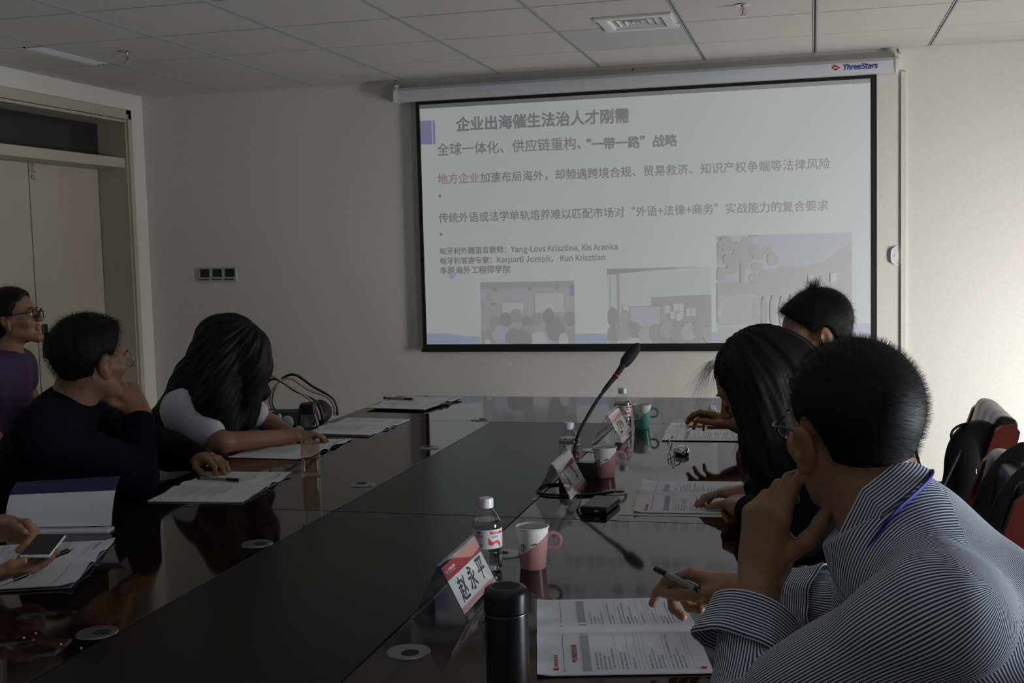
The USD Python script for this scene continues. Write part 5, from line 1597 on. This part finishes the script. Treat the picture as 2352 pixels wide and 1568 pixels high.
b3.sdf("shirt", torso(pel3, T3, nb3, SL3, SR3, 0.014, 1.02) + [cap(SL3, EL3, 0.068, 0.058, 0.03), cap(EL3, WL3 + (EL3 - WL3) * 0.1, 0.056, 0.040, 0.02), cap(SR3, ER3, 0.068, 0.058, 0.03), cap(ER3, WR3 + (ER3 - WR3) * 0.16, 0.056, 0.042, 0.02)], "bluecloth", 0.0065, folds(33, 0.005, 30), 0.006)


def short_line(x, y, z):
    front = np.where(y > 0.03, 0.056 - 0.10 * np.abs(x) - z, -1.0)
    side = np.where((y > 0.022) & (y <= 0.07), 0.018 - z + (y - 0.02) * 0.4, -1.0)
    ear = np.sqrt((y + 0.004) ** 2 + ((z + 0.014) * 0.75) ** 2)
    around = np.where(np.abs(x) > 0.035, 0.029 - ear, -1.0)
    below = -0.088 - z + np.clip(y + 0.05, 0, 0.2) * 1.6
    return np.maximum(np.maximum(front, side), np.maximum(around, below))


Wc3 = lambda x, y, z: c3 + R3 @ (V3(x, y, z) * s3)
h3 = b3.sdf("hair", hair_cap(c3, R3, s3, short_line, 0.013, [ell(Wc3(0, 0.045, 0.080), (0.050, 0.046, 0.036), R3, 0.02)]), "hair", 0.0045)
hair_strands(b3, h3, 6000, 13, 0.016, 0.00035, lambda p, n: 0.5 * R3[:, 1], 0.6, 0.15)
rt = np.array([Wc3(0.012 * rw.normal(), -0.045 + 0.012 * rw.normal(), 0.125) for _ in range(220)])
strands("hair_tuft", b3.prim("hair"), M["hair"], rt - b3.o, np.array([unit(R3 @ V3(0.15 * rw.normal(), -0.35 + 0.3 * rw.normal(), 1.0)) for _ in range(220)]), 0.034, 0.0006, 0.1, 5, 5, 0.3)
lower(b3, pel3, T3, kn3, ft3)
tag(obj("white_slip", rbox(-0.350, 4.115, 0.882, 0.022, 0.05, 0.03, 0.004, (0.3, 0.2, 0.3)), M["paper"], None, False), "small white slip held in the far right man's fingers", "paper slip")

# ---- 4: the man in navy on the left, hand at his chin
b4 = Body("man in a dark navy jacket and wire glasses, chin on his hand", (-2.42, 3.02, 0))
s4 = 1.07
R4 = frame((0.34, 0.93, -0.06), (0.05, 0.02, 1.0))
c4 = V3(-2.105, 3.050, 1.170)
nb4, pel4 = V3(-2.170, 3.030, 1.020), V3(-2.44, 3.00, 0.590)
up4 = unit(nb4 - pel4)
T4 = frame((0.85, 0.52, -0.3), up4)
SR4, SL4 = V3(-2.140, 2.860, 0.980), V3(-2.330, 3.225, 0.985)
ER4, WR4 = V3(-2.005, 3.110, 0.810), V3(-2.008, 3.150, 0.995)
EL4, WL4 = V3(-2.130, 3.500, 0.815), V3(-2.010, 3.475, 0.795)
hr4 = hand(WR4, (-0.45, -0.05, 0.90), (-0.85, 0.35, -0.40), (-0.295, -0.945, -0.2), [(70, 85, 45), (72, 88, 45), (74, 88, 45), (76, 88, 45)], [(0.75, 0.70, 0.1), (0.9, 0.35, 0.25), (0.95, 0.15, 0.3)], 1.05)
hl4 = hand(WL4, (0.90, -0.35, 0.05), (0.1, -0.1, -1), (-0.35, -0.9, 0.1), [(28, 40, 25), (25, 35, 22), (25, 35, 22), (28, 38, 22)], [(0.75, 0.55, 0.3), (0.85, 0.15, 0.4), (0.9, 0.0, 0.4)], 1.0, 0.6)
kn4, ft4 = [V3(-2.02, 3.16, 0.53), V3(-1.98, 2.95, 0.53)], [V3(-2.10, 3.18, 0.06), V3(-2.08, 2.93, 0.06)]
b4.sdf("body", head(c4, R4, s4) + neck_to(c4, R4, nb4, s4, 0.060) + torso(pel4, T4, nb4, SL4, SR4) + arm(SL4, EL4, WL4) + arm(SR4, ER4, WR4) + hl4 + hr4 + legs(pel4, T4, kn4, ft4), "skin", 0.0040)
face_parts(b4, c4, R4, s4, ("gold", 0.0011))
b4.sdf("jacket", torso(pel4, T4, nb4, SL4, SR4, 0.022, 1.05) + [cap(nb4 - up4 * 0.03, nb4 + up4 * 0.02, 0.080, 0.072, 0.03), cap(SR4, ER4, 0.080, 0.066, 0.03), cap(ER4, WR4 + (ER4 - WR4) * 0.18, 0.064, 0.050, 0.02), cap(SL4, EL4, 0.080, 0.064, 0.03), cap(EL4, WL4 + (EL4 - WL4) * 0.05, 0.062, 0.046, 0.02)], "navy", 0.0065, folds(35, 0.006, 26), 0.008)
h4 = b4.sdf("hair", hair_cap(c4, R4, s4, short_line, 0.014, [ell(c4 + R4 @ (V3(0, 0.040, 0.088) * s4), (0.058, 0.050, 0.030), R4, 0.02)]), "hair", 0.0045)
hair_strands(b4, h4, 7000, 17, 0.020, 0.0004, lambda p, n: 0.3 * R4[:, 1] - 0.5 * R4[:, 2], 0.8, 0.2, lambda p, n: ((p - c4) @ R4[:, 2]) > -0.075)
lower(b4, pel4, T4, kn4, ft4)

# ---- 5: the long-haired woman in white on the left
b5 = Body("long-haired woman in a white T-shirt with her head down on the left", (-2.42, 3.92, 0))
s5 = 1.0
R5 = frame((0.72, 0.10, -0.66), (0.66, 0.05, 0.74))
c5 = V3(-2.120, 3.950, 1.112)
nb5, pel5 = V3(-2.215, 3.930, 0.985), V3(-2.45, 3.92, 0.580)
up5 = unit(nb5 - pel5)
T5 = frame((1, 0.1, -0.3), up5)
SR5, SL5 = V3(-2.235, 3.785, 0.915), V3(-2.240, 4.08, 0.925)
ER5, WR5 = V3(-2.075, 3.760, 0.800), V3(-1.905, 3.985, 0.788)
EL5, WL5 = V3(-2.08, 4.18, 0.800), V3(-1.955, 4.07, 0.785)
hr5 = hand(WR5, (0.70, 0.68, 0.02), (0.15, -0.1, -1), (-0.7, 0.7, 0), [(22, 30, 20)] * 4, [(0.75, 0.55, 0.2), (0.85, 0.25, 0.2), (0.9, 0.1, 0.2)], 0.92)
hl5 = hand(WL5, (0.9, -0.4, 0.0), (0, 0, -1), (-0.4, -0.9, 0), [(22, 30, 20)] * 4, [(0.75, 0.55, 0.2), (0.85, 0.25, 0.2), (0.9, 0.1, 0.2)], 0.92)
kn5, ft5 = [V3(-2.04, 4.02, 0.53), V3(-2.04, 3.82, 0.53)], [V3(-2.12, 4.04, 0.06), V3(-2.12, 3.80, 0.06)]
b5.sdf("body", head(c5, R5, s5, True) + neck_to(c5, R5, nb5, s5, 0.048) + torso(pel5, T5, nb5, SL5, SR5, 0, 0.88) + arm(SL5, EL5, WL5, 0, 0.02, 0.90) + arm(SR5, ER5, WR5, 0, 0.02, 0.95) + hl5 + hr5 + legs(pel5, T5, kn5, ft5), "skin", 0.0042)
face_parts(b5, c5, R5, s5)
hm = lambda a, bb, t: a + (bb - a) * t
b5.sdf("t_shirt", torso(pel5, T5, nb5, SL5, SR5, 0.013, 0.90) + [cap(SR5, hm(SR5, ER5, 0.62), 0.068, 0.064, 0.03), cap(SL5, hm(SL5, EL5, 0.62), 0.068, 0.064, 0.03), plane(hm(SR5, ER5, 0.60), ER5 - SR5) if False else cap(SR5, hm(SR5, ER5, 0.3), 0.06, 0.06, 0.02)], "whitetee", 0.006, folds(37, 0.005, 32), 0.006)
Wc5 = lambda x, y, z: c5 + R5 @ V3(x, y, z)
hp5 = [ell(Wc5(0, -0.014, 0.040), (0.092, 0.112, 0.098), R5, 0.02), cap(Wc5(-0.02, 0.06, 0.08), V3(-2.02, 3.93, 1.06), 0.060, 0.055, 0.04), cap(V3(-2.02, 3.93, 1.06), V3(-2.045, 3.90, 0.86), 0.062, 0.040, 0.05), cap(Wc5(-0.075, 0.0, 0.0), V3(-2.10, 3.80, 0.98), 0.060, 0.060, 0.04), cap(V3(-2.10, 3.80, 0.98), V3(-2.085, 3.83, 0.84), 0.060, 0.040, 0.04),
       cap(Wc5(0, -0.08, 0.0), V3(-2.235, 3.86, 0.99), 0.075, 0.065, 0.05), cap(V3(-2.235, 3.86, 0.99), V3(-2.34, 3.80, 0.86), 0.065, 0.055, 0.04), cap(V3(-2.235, 3.90, 1.0), V3(-2.13, 3.78, 0.93), 0.06, 0.055, 0.05), cap(V3(-2.235, 3.86, 1.02), V3(-2.25, 3.79, 0.93), 0.06, 0.045, 0.05), cap(Wc5(0.07, 0.0, 0.0), V3(-2.05, 4.03, 0.95), 0.05, 0.04, 0.03)]
h5 = b5.sdf("hair", hp5, "hair", 0.005, strand_disp(R5[:, 0], R5[:, 1], c5), 0.004)
hair_strands(b5, h5, 1600, 19, 0.05, 0.00035, lambda p, n: np.array([0.0, 0, -0.6]) + 0.8 * np.cross(n, np.cross(n, [0, 0, 1.0])), 0.25, 0.6, None, 0.5, seg=6)
lower(b5, pel5, T5, kn5, ft5)

# ---- 6: the woman in purple by the door
b6 = Body("woman in a purple blouse and dark glasses looking up by the door", (-3.42, 4.22, 0))
s6 = 1.03
R6 = frame((0.90, 0.28, 0.22), (-0.22, -0.05, 0.96))
c6 = V3(-3.330, 4.300, 1.225)
nb6, pel6 = V3(-3.350, 4.270, 1.065), V3(-3.46, 4.22, 0.590)
up6 = unit(nb6 - pel6)
T6 = frame((0.9, 0.35, 0.0), up6)
SR6, SL6 = V3(-3.325, 4.095, 1.015), V3(-3.430, 4.430, 1.015)
ER6, WR6 = V3(-3.300, 4.060, 0.735), V3(-3.110, 4.210, 0.640)
EL6, WL6 = V3(-3.400, 4.500, 0.740), V3(-3.190, 4.450, 0.640)
hr6 = hand(WR6, (0.85, 0.3, -0.1), (0, 0, -1), (-0.3, 0.9, 0), [(15, 25, 18)] * 4, [(0.75, 0.55, 0.2), (0.85, 0.25, 0.2), (0.9, 0.1, 0.2)], 0.92)
hl6 = hand(WL6, (0.85, 0.1, -0.1), (0, 0, -1), (0, -0.9, 0), [(15, 25, 18)] * 4, [(0.75, 0.55, 0.2), (0.85, 0.25, 0.2), (0.9, 0.1, 0.2)], 0.92)
kn6, ft6 = [V3(-3.03, 4.44, 0.51), V3(-3.00, 4.24, 0.51)], [V3(-3.06, 4.46, 0.06), V3(-3.03, 4.22, 0.06)]
b6.sdf("body", head(c6, R6, s6, True) + neck_to(c6, R6, nb6, s6, 0.050) + torso(pel6, T6, nb6, SL6, SR6, 0, 0.95) + arm(SL6, EL6, WL6) + arm(SR6, ER6, WR6) + hl6 + hr6 + legs(pel6, T6, kn6, ft6), "skin", 0.0042)
face_parts(b6, c6, R6, s6, ("blackplastic", 0.0022))
b6.sdf("blouse", torso(pel6, T6, nb6, SL6, SR6, 0.014, 0.98) + [cap(SR6, hm(SR6, ER6, 0.25), 0.070, 0.066, 0.03), cap(SL6, hm(SL6, EL6, 0.25), 0.070, 0.066, 0.03), cap(nb6, c6, 0.060, 0.060, 0.01, "s")], "purple", 0.0065, folds(39, 0.005, 30), 0.006)


def bob_line(x, y, z):
    front = np.where(y > 0.045, 0.062 - z, -1.0)
    side = np.where(y > 0.028, 0.035 - z + (y - 0.03) * 0.5, -1.0)
    ear = np.where(np.abs(x) > 0.03, 0.026 - np.sqrt((y + 0.002) ** 2 + ((z + 0.018) * 0.8) ** 2), -1.0)
    below = np.maximum(-0.105 - z + np.clip(y + 0.03, 0, 0.2) * 1.8, np.where(y > 0.004, 0.012 - z, -1.0))
    return np.maximum(np.maximum(front, side), np.maximum(ear, below))


h6 = b6.sdf("hair", hair_cap(c6, R6, s6, bob_line, 0.020, [ell(c6 + R6 @ V3(0, -0.075, -0.02), (0.075, 0.055, 0.075), R6, 0.03)]), "hair", 0.005)
hair_strands(b6, h6, 900, 23, 0.035, 0.0005, lambda p, n: -0.7 * R6[:, 1], 0.5, 0.2)
b6.add("bead_trim", cat([T(trimesh.creation.icosphere(1, 0.004), nb6 + T6[:, 1] * (0.088 + 0.012 * k) - up6 * (0.035 + 0.030 * k) + T6[:, 0] * q) for k in range(5) for q in (-0.014, 0.014)]), "logo_red")
tag(b6.prim("bead_trim"), None, None, None, "stuff")
lower(b6, pel6, T6, kn6, ft6)

# ---- 7: the phone user at the left edge
b7 = Body("person at the left edge of the picture holding a phone over a booklet", (-2.42, 2.02, 0))
s7 = 1.02
R7 = frame((0.85, 0.25, -0.45), (0.45, 0.1, 0.88))
c7 = V3(-2.14, 2.02, 1.17)
nb7, pel7 = V3(-2.23, 2.01, 1.02), V3(-2.44, 2.00, 0.590)
up7 = unit(nb7 - pel7)
T7 = frame((1, 0.1, -0.3), up7)
SR7, SL7 = V3(-2.235, 1.82, 0.98), V3(-2.25, 2.20, 0.98)
ER7, WR7 = V3(-1.98, 1.88, 0.810), V3(-1.705, 2.015, 0.806)
EL7, WL7 = V3(-2.05, 2.30, 0.820), V3(-1.800, 2.250, 0.862)
hr7 = hand(WR7, (0.80, 0.56, 0.10), (-0.15, 0.0, 0.98), (0.55, -0.80, 0.1), [(6, 14, 10), (8, 16, 10), (12, 18, 12), (16, 20, 14)], [(0.75, 0.55, 0.25), (0.90, 0.15, 0.25), (0.95, -0.05, 0.1)], 0.95)
hl7 = hand(WL7, (0.93, -0.14, -0.02), (0.15, -0.75, -0.60), (-0.13, -0.56, 0.67), [(40, 45, 30), (45, 48, 30), (50, 50, 30), (52, 50, 30)], [(0.85, 0.40, 0.20), (0.95, 0.10, 0.30), (0.95, -0.05, 0.30)], 0.98)
kn7, ft7 = [V3(-2.02, 2.14, 0.53), V3(-2.02, 1.92, 0.53)], [V3(-2.10, 2.16, 0.06), V3(-2.10, 1.90, 0.06)]
b7.sdf("body", head(c7, R7, s7) + neck_to(c7, R7, nb7, s7) + torso(pel7, T7, nb7, SL7, SR7) + arm(SL7, EL7, WL7) + arm(SR7, ER7, WR7) + hl7 + hr7 + legs(pel7, T7, kn7, ft7), "skin", 0.0040)
face_parts(b7, c7, R7, s7)
b7.sdf("shirt", torso(pel7, T7, nb7, SL7, SR7, 0.014, 1.02) + [cap(SR7, ER7, 0.068, 0.056, 0.03), cap(ER7, WR7 + (ER7 - WR7) * 0.22, 0.054, 0.046, 0.02), cap(SL7, EL7, 0.068, 0.056, 0.03), cap(EL7, WL7 + (EL7 - WL7) * 0.30, 0.054, 0.046, 0.02)], "palesleeve", 0.008, folds(41, 0.005, 30), 0.006)
b7.sdf("hair", hair_cap(c7, R7, s7, short_line, 0.013), "hair", 0.006)
lower(b7, pel7, T7, kn7, ft7)
make_pen("clear pen tucked in the phone user's right hand", (-1.585, 2.055, 0.822), (-1.640, 1.945, 0.806))

# ------------------------------------------------------------------ chairs
M["leather"] = grained("chair_leather_black", (0.010, 0.010, 0.011), (0.016, 0.016, 0.017), 0.28, 120, 0.15)
M["chairwood"] = grained("chair_wood_red_brown", (0.11, 0.014, 0.009), (0.14, 0.020, 0.012), 0.35, 20, 0, (1, 1, 0.15))


def make_chair(label, loc, rot, group=None):
    """Padded conference chair facing +x locally, with flat red-brown wooden sides."""
    c = thing("conference_chair", label, "chair", loc, rot, group)
    for s in (-1, 1):
        y = s * 0.235
        side = Polygon([(-0.245, 0.48), (-0.315, 0.74), (-0.368, 0.905), (-0.372, 0.925), (-0.360, 0.940), (-0.335, 0.938), (-0.318, 0.922), (-0.255, 0.74), (-0.185, 0.50), (-0.16, 0.42), (-0.23, 0.42)]).buffer(0.006)
        obj("backrest_side", place(trimesh.creation.extrude_polygon(side, 0.028, engine="earcut"), frame4((0, y + 0.014, 0), (1, 0, 0), (0, 0, 1))), M["chairwood"], c, 30)
        armp = spline([(0.20, 0.43), (0.215, 0.56), (0.19, 0.635), (0.05, 0.655), (-0.12, 0.655), (-0.285, 0.665)], 24)
        obj("armrest", tube(np.stack([armp[:, 0], np.full(24, s * 0.262), armp[:, 1]], 1), 0.020, 10, 0.8, (0, 1, 0)), M["chairwood"], c)
        for x0, x1 in ((0.20, 0.23), (-0.21, -0.27)):
            obj("leg", tube([(x0, y, 0.43), ((x0 + x1) / 2, y, 0.2), (x1, y, 0.0)], [0.024, 0.021, 0.017], 10), M["chairwood"], c)
    obj("seat_frame", rbox(-0.01, 0, 0.405, 0.44, 0.44, 0.05, 0.006), M["chairwood"], c, False)
    seat = sdf_mesh([rboxp((0.0, 0, 0.452), (0.235, 0.218, 0.045), 0.03)], 0.012)
    obj("seat_cushion", seat, M["leather"], c, True)
    tilt = math.atan2(0.13, 0.46)
    Rb = trimesh.transformations.euler_matrix(0, -tilt, 0)[:3, :3]
    low = sdf_mesh([rboxp((-0.265, 0, 0.655), (0.036, 0.214, 0.175), 0.028, Rb)], 0.010)
    obj("back_cushion", low, M["leather"], c, True)
    top = sdf_mesh([rboxp((-0.338, 0, 0.893), (0.034, 0.222, 0.072), 0.028, Rb)], 0.009, folds(51, 0.0025, 45), 0.004)
    obj("head_cushion", top, M["leather"], c, True)
    obj("seam_piping", tube([(-0.266, -0.214, 0.828), (-0.262, 0, 0.828), (-0.266, 0.214, 0.828)], 0.005, 8), M["blackmatte"], c)
    return c


ch = make_chair("black leather chair with red wood side standing behind the far right man", (0.175, 3.70, 0), math.pi, "conference chairs")
copy_of(ch, "conference_chair", "black leather chair with red wood side and a bag's straps over its back", (0.085, 2.77, 0), math.pi)
copy_of(ch, "conference_chair", "chair in which the striped-shirt man sits, nearest on the right", (0.42, 1.62, 0), math.pi - 0.05)
copy_of(ch, "conference_chair", "chair in which the man in navy sits", (-2.42, 3.01, 0), 0.25)
copy_of(ch, "conference_chair", "chair in which the woman in the white T-shirt sits", (-2.42, 3.92, 0), 0.05)
copy_of(ch, "conference_chair", "chair beside the white-shirted woman with a floral bag on it", (-2.16, 4.62, 0), 0.35)
copy_of(ch, "conference_chair", "chair by the door in which the woman in purple sits", (-3.42, 4.24, 0), 0.35)
copy_of(ch, "conference_chair", "chair of the phone user at the left edge", (-2.42, 2.01, 0), 0.05)

# black backpack between the far man and his chair's back
M["nylon"] = grained("nylon_black", (0.006, 0.006, 0.007), (0.010, 0.010, 0.012), 0.6, 60, 0.2)
bp = Body("black backpack with a top loop leaning against the far right chair", (0.405, 3.60, 0.47), "backpack", "backpack")
Rp = frame((-1, -0.2, 0.25), (-0.15, -0.03, 1))
b_ = V3(0.430, 3.53, 0.475)
bp.sdf("pack", [ell(b_ + V3(0.0, 0, 0.13), (0.115, 0.105, 0.155), Rp, 0.05), ell(b_ + V3(0.012, 0, 0.30), (0.080, 0.075, 0.15), Rp, 0.06), ell(b_ + V3(0.030, 0, 0.425), (0.042, 0.045, 0.045), Rp, 0.04), ell(b_ + V3(-0.06, -0.01, 0.10), (0.09, 0.07, 0.11), Rp, 0.03)], "nylon", 0.007, folds(61, 0.005, 24), 0.008)
bp.add("top_loop", tube(spline([b_ + V3(0.010, 0.0, 0.462), b_ + V3(-0.020, -0.01, 0.460), b_ + V3(-0.050, -0.02, 0.435), b_ + V3(-0.045, -0.02, 0.412), b_ + V3(-0.015, -0.02, 0.410)], 24), 0.0075, 8, 0.5, (0, 0.5, 1)), "nylon")
bp.add("shoulder_strap", tube(spline([b_ + V3(-0.03, -0.05, 0.39), b_ + V3(-0.085, -0.09, 0.28), b_ + V3(-0.125, -0.11, 0.13), b_ + V3(-0.10, -0.10, 0.02)], 24), 0.022, 8, 0.25, (1, 0, 0)), "nylon")
bp.add("side_zip", tube(spline([b_ + V3(-0.0, -0.155, 0.36), b_ + V3(-0.0, -0.160, 0.25), b_ + V3(-0.0, -0.158, 0.12)], 12), 0.0012, 6), "chrome")

# bag hung by two wide straps over the nearer right chair
bg = Body("black bag hung by two wide straps over the back of the nearer right chair", (0.53, 2.76, 0.50), "shoulder_bag", "bag")
bg.sdf("bag", [rboxp(V3(0.57, 2.74, 0.70), (0.060, 0.17, 0.17), 0.05, None, 0.04)], "nylon", 0.009, folds(63, 0.008, 22), 0.010)
for k, y in enumerate((2.60, 2.80)):
    st = spline([V3(0.305, y - 0.03, 0.72), V3(0.375, y - 0.01, 0.870), V3(0.425, y, 0.958), V3(0.468, y, 0.985), V3(0.510, y, 0.955), V3(0.555, y, 0.84)], 30)
    bg.add("strap", tube(st, 0.028, 10, 0.42, (0, 0, 1) if False else (0.6, 0, 0.8)), "nylon")

# floral tote with thin handles beside the white-shirted woman
M["tote"] = mat("tote_print", {"g": ("geometry", {}), "v": ("voronoi_texture", {"scale": 11.0, "randomness": 0.9}), "n": ("noise_texture", {"scale": 22.0, "detail": 3.0}), "a": ("math", {"math_type": "multiply_add", "value2": 0.5, "value3": -0.25}), "s": ("math", {"math_type": "add"}), "r": ("rgb_ramp", {"ramp": [(0.0, (0.50, 0.50, 0.48)), (0.30, (0.44, 0.45, 0.44)), (0.36, (0.10, 0.12, 0.13)), (0.46, (0.012, 0.013, 0.015)), (1, (0.010, 0.010, 0.012))]}), "p": ("principled_bsdf", {"roughness": 0.7})},
                [("g.position", "v.vector"), ("g.position", "n.vector"), ("n.fac", "a.value1"), ("v.distance", "s.value1"), ("a.value", "s.value2"), ("s.value", "r.fac"), ("r.color", "p.base_color")])
M["tan"] = plain("handle_tan", (0.36, 0.26, 0.20), 0.5)
tb = Body("black floral tote with thin tan and black handles beside the white-shirted woman", (-2.09, 4.50, 0.47), "tote_bag", "bag")
tb.sdf("bag", [rboxp(V3(-2.165, 4.46, 0.640), (0.115, 0.09, 0.175), 0.05, trimesh.transformations.euler_matrix(0, 0.0, 0.35)[:3, :3], 0.04), ell(V3(-2.03, 4.52, 0.80), (0.06, 0.05, 0.055), None, 0.03)], "tote", 0.008, folds(65, 0.008, 26), 0.010)
M["petal"] = plain("tote_flower_print", (0.42, 0.43, 0.42), 0.75)
for (x, y, z), (a_, b2_) in (((-2.107, 4.375, 0.782), (0.030, 0.027)), ((-2.167, 4.365, 0.760), (0.018, 0.022)), ((-2.200, 4.365, 0.786), (0.014, 0.018)), ((-2.262, 4.360, 0.748), (0.020, 0.026)), ((-2.210, 4.360, 0.748), (0.020, 0.027)), ((-2.138, 4.370, 0.800), (0.010, 0.018)), ((-2.138, 4.362, 0.742), (0.028, 0.018)), ((-2.060, 4.385, 0.745), (0.022, 0.020))):
    e = trimesh.creation.icosphere(2, 1.0)
    v = np.array(e.vertices)
    v = v * (1 + 0.25 * (meshkit.noise(v * 1.3 + x * 40)[:, None] - 0.5))
    e.vertices = v * np.array([a_, 0.012, b2_])
    tb.add("flower_print", T(e, (x, y, z)), "petal")
for k, (dy, m, top) in enumerate(((-0.06, "tan", 1.00), (-0.05, "blackplastic", 0.985), (0.06, "tan", 0.975), (0.07, "blackplastic", 0.99))):
    hp = spline([V3(-2.215, 4.46 + dy, 0.79), V3(-2.235, 4.46 + dy, 0.90), V3(-2.205 + 0.02 * k, 4.47 + dy, top - 0.03), V3(-2.12 + 0.012 * k, 4.49 + dy, top - 0.075), V3(-2.03 + 0.01 * k, 4.51 + dy, 0.86), V3(-2.00 + 0.008 * k, 4.52 + dy, 0.78)], 30)
    tb.add("handle", tube(hp, 0.0055, 8), m)
